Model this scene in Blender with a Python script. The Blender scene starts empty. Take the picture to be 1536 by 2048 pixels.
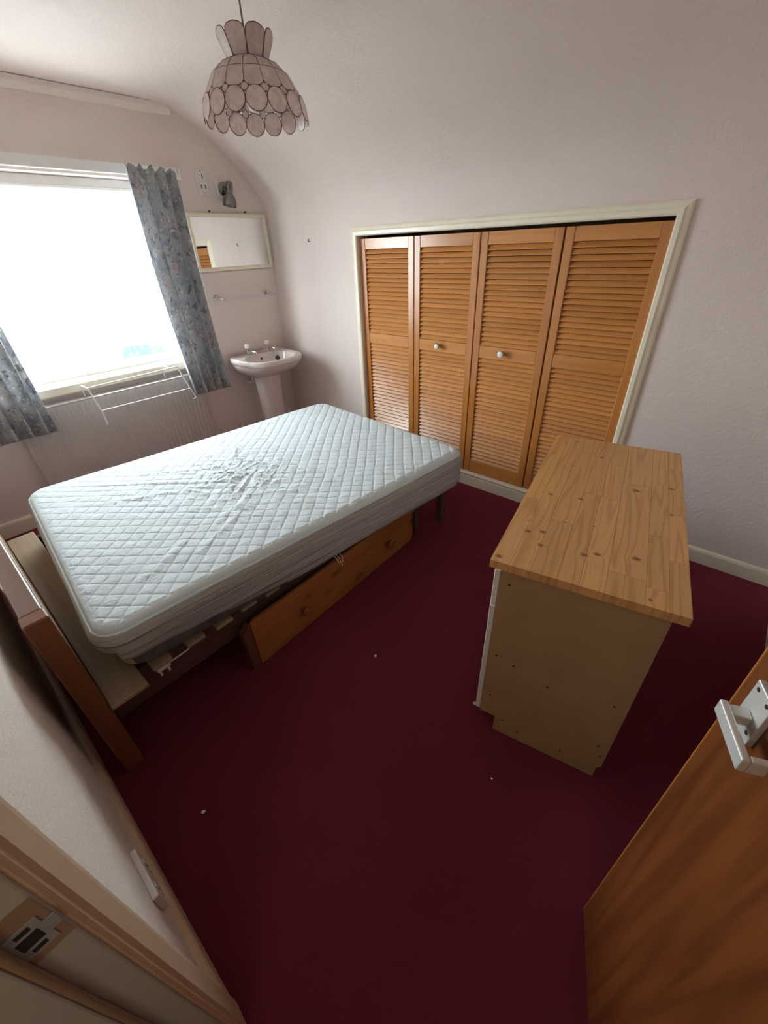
import bpy, bmesh, math, random
import numpy as np
from mathutils import Vector, Matrix, noise

random.seed(7)
PI = math.pi
scene = bpy.context.scene
C = scene.collection

# ------------------------------------------------------------------ camera
cam_d = bpy.data.cameras.new('camera')
cam_d.sensor_fit = 'VERTICAL'
cam_d.sensor_height = 36.0
cam_d.lens = 824.0 / 2048.0 * 36.0
cam_d.clip_start = 0.02
cam = bpy.data.objects.new('camera', cam_d)
C.objects.link(cam)
cam_fwd = Vector((-0.5661, 0.6223, -0.5407))
cam_right = Vector((0.7547, 0.6552, -0.0350))
cam_fwd.normalize()
cam_right = (cam_right - cam_fwd * cam_right.dot(cam_fwd)).normalized()
cam_up = cam_right.cross(cam_fwd)
m = Matrix((cam_right, cam_up, -cam_fwd)).transposed().to_4x4()
m.translation = Vector((0, 0, 1.6))
cam.matrix_world = m
scene.camera = cam

# ------------------------------------------------------------------ world, light, exposure
world = bpy.data.worlds.new('world')
scene.world = world
world.use_nodes = True
bg = world.node_tree.nodes['Background']
bg.inputs['Color'].default_value = (0.88, 0.95, 1.0, 1)
bg.inputs['Strength'].default_value = 26.0

pl = bpy.data.lights.new('window_portal', 'AREA')
pl.shape = 'RECTANGLE'
pl.size = 1.60
pl.size_y = 1.16
pl.cycles.is_portal = True
po = bpy.data.objects.new('window_portal', pl)
C.objects.link(po)
po.location = (-3.69, 0.935, 1.467)
po.rotation_euler = (PI / 2, 0, -PI / 2)

hl = bpy.data.lights.new('hall_fill_light', 'POINT')  # warm fill light added in the unseen hall behind the camera
hl.energy = 10.0
hl.color = (1.0, 0.86, 0.70)
hl.shadow_soft_size = 0.25
ho = bpy.data.objects.new('hall_fill_light', hl)
C.objects.link(ho)
ho.location = (0.45, -0.95, 2.0)

vs = scene.view_settings
vs.view_transform = 'Standard'
vs.look = 'None'
vs.exposure = 0.15
vs.gamma = 1.0
vs.use_curve_mapping = False
scene.cycles.max_bounces = 8
scene.cycles.diffuse_bounces = 5
scene.cycles.transparent_max_bounces = 8
scene.cycles.caustics_reflective = False
scene.cycles.caustics_refractive = False
scene.cycles.use_denoising = True
scene.cycles.sample_clamp_indirect = 6.0

# ------------------------------------------------------------------ node helpers
class NT:
    def __init__(self, name):
        self.mat = bpy.data.materials.new(name)
        self.mat.use_nodes = True
        self.t = self.mat.node_tree
        self.bsdf = self.t.nodes['Principled BSDF']
        self.out = self.t.nodes['Material Output']
    def n(self, typ, **kw):
        nd = self.t.nodes.new(typ)
        for k, v in kw.items():
            if k.startswith('_'):
                setattr(nd, k[1:], v)
            else:
                key = int(k[1:]) if k[0] == 'i' and k[1:].isdigit() else k.replace('__', ' ')
                s = nd.inputs[key]
                if isinstance(v, bpy.types.NodeSocket):
                    self.t.links.new(v, s)
                else:
                    s.default_value = v
        return nd
    def l(self, a, b):
        self.t.links.new(a, b)
    def math(self, op, a, b=None, c=None):
        nd = self.t.nodes.new('ShaderNodeMath')
        nd.operation = op
        for i, v in enumerate((a, b, c)):
            if v is None:
                continue
            if isinstance(v, bpy.types.NodeSocket):
                self.l(v, nd.inputs[i])
            else:
                nd.inputs[i].default_value = v
        return nd.outputs[0]
    def mix(self, fac, a, b, mode='MIX'):
        nd = self.t.nodes.new('ShaderNodeMix')
        nd.data_type = 'RGBA'
        nd.blend_type = mode
        for sock, v in ((nd.inputs[0], fac), (nd.inputs[6], a), (nd.inputs[7], b)):
            if isinstance(v, bpy.types.NodeSocket):
                self.l(v, sock)
            else:
                sock.default_value = v if not isinstance(v, tuple) or len(v) == 4 else (*v, 1)
        return nd.outputs[2]
    def ramp(self, fac, stops, interp='LINEAR'):
        nd = self.t.nodes.new('ShaderNodeValToRGB')
        nd.color_ramp.interpolation = interp
        e = nd.color_ramp.elements
        while len(e) < len(stops):
            e.new(0.5)
        for el, (p, c) in zip(e, stops):
            el.position = p
            el.color = (*c, 1) if len(c) == 3 else c
        self.l(fac, nd.inputs[0])
        return nd.outputs[0]
    def coords(self, kind='Object', scale=(1, 1, 1), rnd=0.0):
        tc = self.t.nodes.new('ShaderNodeTexCoord')
        v = tc.outputs[kind]
        if rnd:
            oi = self.t.nodes.new('ShaderNodeObjectInfo')
            off = self.t.nodes.new('ShaderNodeVectorMath')
            off.operation = 'SCALE'
            cmb = self.t.nodes.new('ShaderNodeCombineXYZ')
            for i in range(3):
                self.l(oi.outputs['Random'], cmb.inputs[i])
            self.l(cmb.outputs[0], off.inputs[0])
            off.inputs['Scale'].default_value = rnd
            ad = self.t.nodes.new('ShaderNodeVectorMath')
            ad.operation = 'ADD'
            self.l(v, ad.inputs[0])
            self.l(off.outputs[0], ad.inputs[1])
            v = ad.outputs[0]
        mp = self.t.nodes.new('ShaderNodeMapping')
        mp.inputs['Scale'].default_value = scale
        self.l(v, mp.inputs['Vector'])
        return mp.outputs[0]
    def bump(self, h, strength, dist=0.01):
        b = self.t.nodes.new('ShaderNodeBump')
        b.inputs['Strength'].default_value = strength
        b.inputs['Distance'].default_value = dist
        self.l(h, b.inputs['Height'])
        self.l(b.outputs[0], self.bsdf.inputs['Normal'])
    def set(self, color=None, rough=None, metal=None, spec=None):
        for k, v in (('Base Color', color), ('Roughness', rough), ('Metallic', metal), ('Specular IOR Level', spec)):
            if v is None:
                continue
            if isinstance(v, bpy.types.NodeSocket):
                self.l(v, self.bsdf.inputs[k])
            elif isinstance(v, tuple):
                self.bsdf.inputs[k].default_value = (*v, 1) if len(v) == 3 else v
            else:
                self.bsdf.inputs[k].default_value = v

def noise_tex(t, vec, scale, detail=3.0, rough=0.5, dist=0.0):
    return t.n('ShaderNodeTexNoise', Vector=vec, Scale=scale, Detail=detail, Roughness=rough, Distortion=dist).outputs[0]

def mat_plain(name, col, rough=0.5, metal=0.0, var=0.06, scale=12.0, bump=0.0, bscale=200.0, spec=0.5):
    t = NT(name)
    v = t.coords()
    nz = noise_tex(t, v, scale)
    c = t.ramp(nz, [(0.3, tuple(x * (1 - var) for x in col)), (0.7, tuple(min(1, x * (1 + var)) for x in col))])
    t.set(c, rough, metal, spec)
    if bump:
        t.bump(noise_tex(t, v, bscale, 2.0), bump, 0.004)
    return t.mat

def mat_wall(name, col, bumpy=0.35, scale=90.0):
    t = NT(name)
    v = t.coords()
    big = noise_tex(t, v, 1.3, 3.0)
    c = t.ramp(big, [(0.25, tuple(x * 0.95 for x in col)), (0.75, tuple(x * 1.03 for x in col))])
    t.set(c, 0.62, spec=0.3)
    h = noise_tex(t, v, scale, 4.0, 0.6)
    h2 = noise_tex(t, v, scale * 3.3, 2.0, 0.5)
    t.bump(t.math('ADD', h, t.math('MULTIPLY', h2, 0.4)), bumpy, 0.006)
    return t.mat

def mat_wood(name, light, dark, axis='X', freq=22.0, rough=0.35, contrast=0.5, rnd=3.0, knots=0.0, rvar=0.25, coat=0.0, spec=0.5):
    """grain runs along the local axis named"""
    t = NT(name)
    st = 0.055
    sc = {'X': (st, 1, 1), 'Y': (1, st, 1), 'Z': (1, 1, st)}[axis]
    v = t.coords('Object', sc, rnd)
    warp = noise_tex(t, v, 6.0, 2.0)
    g1 = noise_tex(t, v, freq, 4.0, 0.6, 0.6)
    g2 = noise_tex(t, v, freq * 6, 2.0, 0.6)
    w = t.math('SINE', t.math('MULTIPLY', t.math('ADD', warp, t.math('MULTIPLY', g1, 0.15)), 60.0))
    w = t.math('MULTIPLY_ADD', w, 0.5, 0.5)
    f = t.math('ADD', t.math('MULTIPLY', g1, 0.55), t.math('ADD', t.math('MULTIPLY', g2, 0.2), t.math('MULTIPLY', w, 0.25)))
    lo, hi = 0.5 - 0.28 / max(contrast, .05) * 0.5, 0.5 + 0.28 / max(contrast, .05) * 0.5
    col = t.ramp(f, [(max(0, lo), dark), (min(1, hi), light)])
    if knots:
        kv = t.coords('Object', {'X': (0.45, 1, 1), 'Y': (1, 0.45, 1), 'Z': (1, 1, 0.45)}[axis], rnd)
        vo = t.n('ShaderNodeTexVoronoi', Vector=kv, Scale=knots).outputs['Distance']
        kf = t.ramp(vo, [(0.10, (1, 1, 1)), (0.22, (0, 0, 0))])
        col = t.mix(kf, col, tuple(x * 0.35 for x in dark))
    oi = t.t.nodes.new('ShaderNodeObjectInfo')
    hv = t.n('ShaderNodeHueSaturation', Color=col)
    t.l(t.math('MULTIPLY_ADD', oi.outputs['Random'], rvar, 1 - rvar / 2), hv.inputs['Value'])
    t.set(hv.outputs[0], rough, spec=spec)
    if coat:
        t.bsdf.inputs['Coat Weight'].default_value = coat
        t.bsdf.inputs['Coat Roughness'].default_value = 0.22
    t.bump(t.math('ADD', g1, g2), 0.12, 0.002)
    return t.mat

M = {}
M['wall'] = mat_wall('textured_pink_wall', (0.775, 0.675, 0.63), 0.6, 62.0)
M['brightened_wall'] = mat_wall('textured_brightened_wall', (0.88, 0.79, 0.70), 0.3, 62.0)  # lighter cream tone brightens the door wall in place of missing light
M['hall_wall'] = mat_plain('hall_wall', (0.55, 0.50, 0.42), 0.7)
M['white_gloss'] = mat_plain('white_gloss_paint', (0.85, 0.79, 0.64), 0.28, var=0.04, scale=6)
M['tan_gloss'] = mat_plain('old_cream_gloss', (0.66, 0.48, 0.33), 0.35, var=0.05, scale=8)
M['grey_gloss'] = mat_plain('pale_grey_gloss', (0.46, 0.45, 0.39), 0.45, var=0.05, scale=8)
M['brown_gloss'] = mat_plain('brown_edge_gloss', (0.33, 0.225, 0.145), 0.45, var=0.08, scale=10)  # browner than the jamb: front edge of the stop, strike plate recess
M['upvc'] = mat_plain('white_window_frame', (0.80, 0.80, 0.78), 0.3, var=0.02)
M['white_plastic'] = mat_plain('white_plastic', (0.72, 0.68, 0.64), 0.35, var=0.02)
M['white_wire'] = mat_plain('white_coated_wire', (0.78, 0.78, 0.78), 0.3, var=0.02)
M['ceramic'] = mat_plain('glazed_ceramic', (0.66, 0.58, 0.55), 0.08, var=0.02)
M['chrome'] = mat_plain('chrome', (0.62, 0.60, 0.58), 0.12, 1.0, var=0.03)
M['dark_chrome'] = mat_plain('dark_satin_chrome', (0.22, 0.22, 0.215), 0.22, 1.0, var=0.05)
M['strike_steel'] = mat_plain('worn_strike_steel', (0.36, 0.36, 0.37), 0.5, 0.2, var=0.1, scale=60)
M['steel'] = mat_plain('satin_aluminium', (0.74, 0.75, 0.73), 0.38, 0.35, var=0.03)
M['dark'] = mat_plain('dark_rubber', (0.02, 0.018, 0.018), 0.6)
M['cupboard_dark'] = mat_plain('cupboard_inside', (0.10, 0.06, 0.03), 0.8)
M['brass_wire'] = mat_plain('darkened_brass_wire', (0.16, 0.09, 0.07), 0.45, 0.4)
M['radiator'] = mat_plain('radiator_enamel', (0.52, 0.475, 0.455), 0.35, var=0.02)
M['acrylic'] = mat_plain('clear_white_acrylic', (0.80, 0.74, 0.70), 0.12, var=0.05, scale=60)
M['chipboard'] = mat_plain('melamine_chipboard', (0.36, 0.235, 0.12), 0.5, var=0.06, scale=7, spec=0.3)
M['screw'] = mat_plain('dull_screw', (0.08, 0.05, 0.03), 0.5, 0.5)
M['cord'] = mat_plain('pendant_cord', (0.22, 0.17, 0.16), 0.6)
M['scrap'] = mat_plain('white_scrap', (0.8, 0.78, 0.74), 0.7)
M['concrete'] = mat_plain('pale_concrete', (0.30, 0.30, 0.29), 0.9, scale=0.5)
M['car_paint'] = mat_plain('white_car_paint', (0.80, 0.82, 0.82), 0.3)
M['car_glass'] = mat_plain('tinted_car_glass', (0.026, 0.036, 0.036), 0.6, spec=0.0)
M['tyre'] = mat_plain('tyre_rubber', (0.02, 0.02, 0.02), 0.8)
M['mattress_grey'] = mat_plain('grey_mattress_border', (0.13, 0.115, 0.115), 0.9, var=0.2, scale=25, bump=0.3)
M['mattress_tan'] = mat_plain('cream_mattress_ticking', (0.66, 0.52, 0.36), 0.85, var=0.08, scale=15, bump=0.2)

M['slat_pine'] = mat_wood('orange_varnished_pine', (0.58, 0.25, 0.070), (0.50, 0.195, 0.048), 'X', 26, 0.30, 0.40, 5.0, rvar=0.20, coat=0.45)
M['stile_pine'] = mat_wood('orange_varnished_pine_upright', (0.54, 0.225, 0.060), (0.43, 0.155, 0.034), 'Z', 20, 0.28, 0.5, 5.0, rvar=0.10, coat=0.4)
M['rail_pine'] = mat_wood('orange_varnished_pine_rail', (0.58, 0.245, 0.060), (0.47, 0.175, 0.036), 'X', 16, 0.28, 0.5, 5.0, rvar=0.10, coat=0.4)
M['bed_pine'] = mat_wood('warm_bed_pine', (0.20, 0.070, 0.027), (0.135, 0.042, 0.016), 'Z', 14, 0.35, 0.4, 3.0, coat=0.2)
M['bed_pine_x'] = mat_wood('warm_bed_pine_rail', (0.17, 0.085, 0.055), (0.12, 0.055, 0.035), 'X', 14, 0.3, 0.4, 3.0, coat=0.4)
M['bed_brown'] = mat_wood('dark_stained_rail', (0.12, 0.058, 0.042), (0.07, 0.032, 0.023), 'Y', 14, 0.5, 0.5, 3.0)
M['slat_raw'] = mat_wood('raw_bed_slat', (0.38, 0.275, 0.18), (0.30, 0.205, 0.12), 'X', 18, 0.6, 0.5, 3.0)
M['drawer_pine'] = mat_wood('orange_drawer_pine', (0.44, 0.165, 0.050), (0.30, 0.095, 0.026), 'Y', 12, 0.35, 0.45, 0.0, knots=7.5, coat=0.2)
M['drawer_dark'] = mat_wood('dark_drawer_end', (0.20, 0.065, 0.03), (0.12, 0.04, 0.02), 'Z', 12, 0.5, 0.45, 0.0)
M['knob_wood'] = mat_wood('turned_wood_knob', (0.30, 0.10, 0.035), (0.18, 0.055, 0.02), 'X', 16, 0.25, 0.4, 2.0)
M['door_wood'] = mat_wood('sapele_door_veneer', (0.24, 0.074, 0.017), (0.105, 0.028, 0.007), 'Z', 18, 0.33, 0.45, 0.0, rvar=0.0, coat=0.15)

def mat_carpet():
    t = NT('burgundy_carpet')
    v = t.coords()
    big = noise_tex(t, v, 2.2, 4.0, 0.6)
    fine = noise_tex(t, v, 420.0, 2.0, 0.7)
    c = t.ramp(big, [(0.3, (0.112, 0.0152, 0.029)), (0.7, (0.150, 0.0205, 0.038))])
    c = t.mix(0.35, c, t.ramp(fine, [(0.3, (0.055, 0.0075, 0.014)), (0.7, (0.235, 0.034, 0.056))]))
    t.set(c, 0.95, spec=0.08)
    t.bsdf.inputs['Sheen Weight'].default_value = 0.9
    t.bsdf.inputs['Sheen Tint'].default_value = (0.42, 0.085, 0.12, 1)
    t.bump(noise_tex(t, v, 300.0, 3.0, 0.7), 0.6, 0.006)
    return t.mat
M['carpet'] = mat_carpet()

def mat_quilt(name, col, bump=0.25, scale=150.0):
    t = NT(name)
    v = t.coords()
    n1 = noise_tex(t, v, 4.0, 3.0)
    c = t.ramp(n1, [(0.3, tuple(x * 0.96 for x in col)), (0.7, col)])
    t.set(c, 0.85, spec=0.2)
    h = noise_tex(t, v, scale, 3.0, 0.6, 1.0)
    h2 = noise_tex(t, v, 38.0, 3.0, 0.55, 1.5)
    t.bump(t.math('ADD', t.math('MULTIPLY', h, 0.35), h2), bump, 0.008)
    return t.mat
M['quilt'] = mat_quilt('white_quilted_cotton', (0.665, 0.745, 0.775), 0.42)

def mat_skirt():
    t = NT('white_stretch_skirt')
    v = t.coords('Object', (0.6, 0.6, 26))
    n1 = noise_tex(t, v, 2.4, 4.0, 0.55)
    t.set((0.44, 0.405, 0.38), 0.7, spec=0.25)
    t.bump(n1, 1.0, 0.03)
    return t.mat
M['skirt'] = mat_skirt()

def mat_shell():
    t = NT('capiz_shell')
    v = t.coords('Object', (1, 1, 1), 4.0)
    n1 = noise_tex(t, v, 28.0, 4.0, 0.55, 1.0)
    c = t.ramp(n1, [(0.3, (0.70, 0.585, 0.555)), (0.7, (0.88, 0.79, 0.745))])
    t.set(c, 0.22, spec=0.6)
    tr = t.n('ShaderNodeBsdfTranslucent', Color=c)
    mx = t.n('ShaderNodeMixShader', i0=0.42)
    t.l(t.bsdf.outputs[0], mx.inputs[1])
    t.l(tr.outputs[0], mx.inputs[2])
    t.l(mx.outputs[0], t.out.inputs[0])
    return t.mat
M['shell'] = mat_shell()

def mat_mirror():
    t = NT('mirror_silver')
    v = t.coords()
    t.set(t.ramp(noise_tex(t, v, 3.0), [(0, (0.86, 0.87, 0.85)), (1, (0.90, 0.91, 0.89))]), 0.02, 1.0)
    return t.mat
M['mirror'] = mat_mirror()

def mat_glass():
    t = NT('window_glass')
    tr = t.n('ShaderNodeBsdfTransparent', Color=(0.96, 0.98, 0.98, 1))
    gl = t.n('ShaderNodeBsdfGlossy', Roughness=0.02)
    mx = t.n('ShaderNodeMixShader', i0=0.05)
    t.l(tr.outputs[0], mx.inputs[1]); t.l(gl.outputs[0], mx.inputs[2])
    t.l(mx.outputs[0], t.out.inputs[0])
    return t.mat
M['glass'] = mat_glass()

def mat_net():
    t = NT('white_lace_net')
    v = t.coords('Object', (1, 1, 1))
    vo = t.n('ShaderNodeTexVoronoi', Vector=v, Scale=26.0)
    dens = t.ramp(vo.outputs['Distance'], [(0.15, (0.09,) * 3), (0.40, (0.02,) * 3)])
    tr = t.n('ShaderNodeBsdfTransparent')
    tl = t.n('ShaderNodeBsdfTranslucent', Color=(0.9, 0.9, 0.9, 1))
    mx = t.n('ShaderNodeMixShader')
    t.l(dens, mx.inputs[0])
    t.l(tr.outputs[0], mx.inputs[1]); t.l(tl.outputs[0], mx.inputs[2])
    t.l(mx.outputs[0], t.out.inputs[0])
    return t.mat
M['net'] = mat_net()

def mat_curtain():
    t = NT('floral_curtain_print')
    v = t.coords('UV', (1, 1, 1))
    wv = t.n('ShaderNodeTexNoise', Vector=v, Scale=7.0, Detail=3.0)
    vv = t.n('ShaderNodeVectorMath', _operation='MULTIPLY_ADD')
    t.l(wv.outputs['Color'], vv.inputs[0]); vv.inputs[1].default_value = (0.10, 0.10, 0.10); t.l(v, vv.inputs[2])
    a = noise_tex(t, vv.outputs[0], 9.0, 5.0, 0.65)
    base = t.ramp(a, [(0.34, (0.30, 0.31, 0.36)), (0.46, (0.42, 0.435, 0.455)), (0.56, (0.54, 0.54, 0.535)), (0.68, (0.37, 0.36, 0.41))])
    vo = t.n('ShaderNodeTexVoronoi', Vector=vv.outputs[0], Scale=7.0)
    flw = t.ramp(vo.outputs['Distance'], [(0.22, (1, 1, 1)), (0.50, (0, 0, 0))])
    sel = noise_tex(t, v, 3.2, 2.0)
    pick = t.ramp(sel, [(0.48, (0, 0, 0)), (0.58, (1, 1, 1))])
    pink = t.ramp(noise_tex(t, vv.outputs[0], 34.0, 3.0), [(0.35, (0.34, 0.25, 0.29)), (0.5, (0.55, 0.42, 0.42)), (0.65, (0.70, 0.60, 0.57))])
    c = t.mix(t.math('MULTIPLY', t.math('MULTIPLY', flw, pick), 0.85), base, pink)
    vo2 = t.n('ShaderNodeTexVoronoi', Vector=vv.outputs[0], Scale=42.0)
    lf = t.ramp(vo2.outputs['Distance'], [(0.20, (1, 1, 1)), (0.42, (0, 0, 0))])
    sel2 = t.ramp(noise_tex(t, v, 14.0, 3.0), [(0.48, (0, 0, 0)), (0.56, (1, 1, 1))])
    c = t.mix(t.math('MULTIPLY', t.math('MULTIPLY', lf, sel2), 0.85), c, (0.80, 0.78, 0.72))
    sel3 = t.ramp(noise_tex(t, vv.outputs[0], 22.0, 3.0), [(0.60, (0, 0, 0)), (0.66, (1, 1, 1))])
    c = t.mix(t.math('MULTIPLY', sel3, 0.6), c, (0.10, 0.10, 0.13))
    t.set(c, 0.9, spec=0.15)
    tr = t.n('ShaderNodeBsdfTranslucent', Color=c)
    mx = t.n('ShaderNodeMixShader', i0=0.30)
    t.l(t.bsdf.outputs[0], mx.inputs[1]); t.l(tr.outputs[0], mx.inputs[2])
    t.l(mx.outputs[0], t.out.inputs[0])
    t.bump(noise_tex(t, v, 400.0), 0.1, 0.002)
    return t.mat
M['curtain'] = mat_curtain()

# knots of the cabinet top, in the cabinet's own coordinates (x across, y along), half sizes
KNOTS = [(0.018, 0.026, 1.0), (0.063, 0.189, 1.0), (0.104, 0.205, 1.0), (0.113, 0.133, .9), (0.080, 0.454, .9), (0.179, 0.466, .9),
         (0.233, 0.142, 1.1), (0.265, 0.161, 1.0), (0.364, 0.189, 1.2), (0.344, 0.611, 1.3), (0.208, 0.851, 1.0), (0.094, 0.984, .8),
         (0.155, 0.292, .5), (0.060, 0.719, .5), (0.453, 0.486, .7), (0.453, 0.678, .9), (0.241, 0.309, .4), (0.403, 0.027, .6), (0.119, 0.728, .5), (0.048, 0.25, .35)]

def mat_top():
    t = NT('laminated_knotty_pine')
    tc = t.t.nodes.new('ShaderNodeTexCoord')
    at = t.t.nodes.new('ShaderNodeAttribute')      # position in the table top, stored on each plank
    at.attribute_name = 'toppos'
    P = at.outputs['Vector']
    sep = t.n('ShaderNodeSeparateXYZ', Vector=P)
    X, Y = sep.outputs[0], sep.outputs[1]
    kmin = None
    for kx, ky, ks in KNOTS:
        dx = t.math('MULTIPLY', t.math('SUBTRACT', X, kx), 1.0 / (0.0105 * ks))
        dy = t.math('MULTIPLY', t.math('SUBTRACT', Y, ky), 1.0 / (0.0085 * ks))
        d = t.math('SQRT', t.math('ADD', t.math('MULTIPLY', dx, dx), t.math('MULTIPLY', dy, dy)))
        kmin = d if kmin is None else t.math('MINIMUM', kmin, d)
    oi = t.t.nodes.new('ShaderNodeObjectInfo')
    bend = t.math('MULTIPLY', t.math('EXPONENT', t.math('MULTIPLY', kmin, -0.45)), 0.020)
    cmb = t.n('ShaderNodeCombineXYZ')
    t.l(t.math('ADD', t.math('ADD', X, bend), t.math('MULTIPLY', oi.outputs['Random'], 7.0)), cmb.inputs[0])
    t.l(t.math('MULTIPLY', Y, 0.034), cmb.inputs[1])
    t.l(t.math('MULTIPLY', oi.outputs['Random'], 3.0), cmb.inputs[2])
    v = cmb.outputs[0]
    warp = noise_tex(t, v, 11.0, 2.0, 0.5)
    ring = t.math('MULTIPLY_ADD', t.math('SINE', t.math('MULTIPLY', warp, 75.0)), 0.5, 0.5)
    ring = t.math('POWER', ring, 5.0)
    fine = noise_tex(t, v, 260.0, 3.0, 0.6)
    c = t.ramp(fine, [(0.3, (0.60, 0.315, 0.118)), (0.7, (0.68, 0.375, 0.150))])
    c = t.mix(t.math('MULTIPLY', ring, 0.45), c, (0.38, 0.165, 0.050))
    halo = t.ramp(t.math('DIVIDE', kmin, 6.0), [(0.15, (1, 1, 1)), (0.6, (0, 0, 0))])
    c = t.mix(t.math('MULTIPLY', halo, 0.30), c, (0.60, 0.34, 0.14))
    kn = t.ramp(t.math('DIVIDE', kmin, 2.0), [(0.20, (1, 1, 1)), (0.62, (0, 0, 0))])
    c = t.mix(t.math('MULTIPLY', kn, 0.92), c, (0.15, 0.055, 0.018))
    hv = t.n('ShaderNodeHueSaturation', Color=c)
    t.l(t.math('MULTIPLY_ADD', oi.outputs['Random'], 0.16, 0.92), hv.inputs['Value'])
    t.set(hv.outputs[0], 0.42, spec=0.4)
    t.bump(t.math('ADD', fine, ring), 0.10, 0.002)
    return t.mat
M['top'] = mat_top()

# ------------------------------------------------------------------ mesh helpers
def link(name, me, mat, parent=None, loc=(0, 0, 0), smooth=False):
    o = bpy.data.objects.new(name, me)
    C.objects.link(o)
    if mat is not None and len(me.materials) == 0:
        me.materials.append(M[mat] if isinstance(mat, str) else mat)
    if parent is not None:
        o.parent = parent
    o.location = loc
    if smooth:
        me.polygons.foreach_set('use_smooth', [True] * len(me.polygons))
    return o

def bm_mesh(bm, name):
    bmesh.ops.recalc_face_normals(bm, faces=bm.faces)
    me = bpy.data.meshes.new(name)
    bm.to_mesh(me)
    bm.free()
    return me

def add_box(bm, x0, x1, y0, y1, z0, z1, bev=0.0, seg=1):
    vs_ = [bm.verts.new(p) for p in ((x0, y0, z0), (x1, y0, z0), (x1, y1, z0), (x0, y1, z0), (x0, y0, z1), (x1, y0, z1), (x1, y1, z1), (x0, y1, z1))]
    fs = [bm.faces.new([vs_[i] for i in f]) for f in ((0, 3, 2, 1), (4, 5, 6, 7), (0, 1, 5, 4), (1, 2, 6, 5), (2, 3, 7, 6), (3, 0, 4, 7))]
    if bev:
        es = list({e for f in fs for e in f.edges})
        bmesh.ops.bevel(bm, geom=es, offset=bev, segments=seg, affect='EDGES', profile=0.5)

def box(name, mat, parent, x0, x1, y0, y1, z0, z1, bev=0.0, seg=1):
    """box in the parent's own coordinates"""
    bm = bmesh.new()
    add_box(bm, x0, x1, y0, y1, z0, z1, bev, seg)
    return link(name, bm_mesh(bm, name), mat, parent)

def add_lathe(bm, prof, n=24, mtx=None):
    rings = []
    for r, z in prof:
        rings.append([bm.verts.new((r * math.cos(2 * PI * k / n), r * math.sin(2 * PI * k / n), z)) for k in range(n)])
    for a, b in zip(rings, rings[1:]):
        for k in range(n):
            bm.faces.new((a[k], a[(k + 1) % n], b[(k + 1) % n], b[k]))
    if prof[0][0] > 1e-6:
        bm.faces.new(rings[0][::-1])
    if prof[-1][0] > 1e-6:
        bm.faces.new(rings[-1])
    if mtx is not None:
        bmesh.ops.transform(bm, matrix=mtx, verts=[v for r in rings for v in r])

def lathe(name, mat, parent, prof, n=24, mtx=None, smooth=True):
    bm = bmesh.new()
    add_lathe(bm, prof, n, mtx)
    bmesh.ops.remove_doubles(bm, verts=bm.verts, dist=1e-5)
    o = link(name, bm_mesh(bm, name), mat, parent)
    if smooth:
        smooth_angle(o)
    return o

def smooth_angle(o, ang=40):
    me = o.data
    me.polygons.foreach_set('use_smooth', [True] * len(me.polygons))
    bm = bmesh.new(); bm.from_mesh(me)
    for e in bm.edges:
        if len(e.link_faces) == 2 and e.calc_face_angle(0) > math.radians(ang):
            e.smooth = False
    bm.to_mesh(me); bm.free()

def add_tube(bm, pts, r, n=8, closed=False):
    pts = [Vector(p) for p in pts]
    rings = []
    L = len(pts)
    up = None
    for i, p in enumerate(pts):
        if closed:
            t = pts[(i + 1) % L] - pts[i - 1]
        else:
            t = pts[min(i + 1, L - 1)] - pts[max(i - 1, 0)]
        t.normalize()
        if up is None:
            up = Vector((0, 0, 1)) if abs(t.z) < 0.9 else Vector((1, 0, 0))
        a = t.cross(up)
        if a.length < 1e-6:
            a = t.cross(Vector((1, 0.3, 0.2)))
        a.normalize()
        b = a.cross(t).normalized()
        up = b
        rr = r[i] if isinstance(r, (list, tuple)) else r
        rings.append([bm.verts.new(p + a * (rr * math.cos(2 * PI * k / n)) + b * (rr * math.sin(2 * PI * k / n))) for k in range(n)])
    rng = range(L if closed else L - 1)
    for i in rng:
        A, B = rings[i], rings[(i + 1) % L]
        off = 0
        if closed and i == L - 1:
            off = min(range(n), key=lambda s: (A[0].co - B[s].co).length)
        for k in range(n):
            bm.faces.new((A[k], A[(k + 1) % n], B[(k + 1 + off) % n], B[(k + off) % n]))
    if not closed:
        bm.faces.new(rings[0][::-1]); bm.faces.new(rings[-1])

def tube(name, mat, parent, pts, r, n=8, closed=False):
    bm = bmesh.new()
    add_tube(bm, pts, r, n, closed)
    o = link(name, bm_mesh(bm, name), mat, parent)
    smooth_angle(o, 60)
    return o

def prism(name, mat, parent, outline, axis, a, b, bev=0.0):
    """outline of 2-D points extruded along axis from a to b ('X': points are (y,z); 'Y': (x,z); 'Z': (x,y))"""
    bm = bmesh.new()
    mk = {'X': lambda p, s: (s, p[0], p[1]), 'Y': lambda p, s: (p[0], s, p[1]), 'Z': lambda p, s: (p[0], p[1], s)}[axis]
    A = [bm.verts.new(mk(p, a)) for p in outline]
    B = [bm.verts.new(mk(p, b)) for p in outline]
    bm.faces.new(A); bm.faces.new(B[::-1])
    n = len(outline)
    for i in range(n):
        bm.faces.new((A[i], B[i], B[(i + 1) % n], A[(i + 1) % n]))
    if bev:
        bmesh.ops.bevel(bm, geom=list(bm.edges), offset=bev, segments=2, affect='EDGES', profile=0.5)
    return link(name, bm_mesh(bm, name), mat, parent)

def thing(name, label, cat, loc=(0, 0, 0), rotz=0.0, group=None):
    o = bpy.data.objects.new(name, None)
    C.objects.link(o)
    o.empty_display_size = 0.05
    o.location = loc
    o.rotation_euler = (0, 0, rotz)
    o['label'] = label
    o['category'] = cat
    if group:
        o['group'] = group
    return o

def tag(o, label, cat, group=None):
    o['label'] = label
    o['category'] = cat
    if group:
        o['group'] = group
    return o

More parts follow.
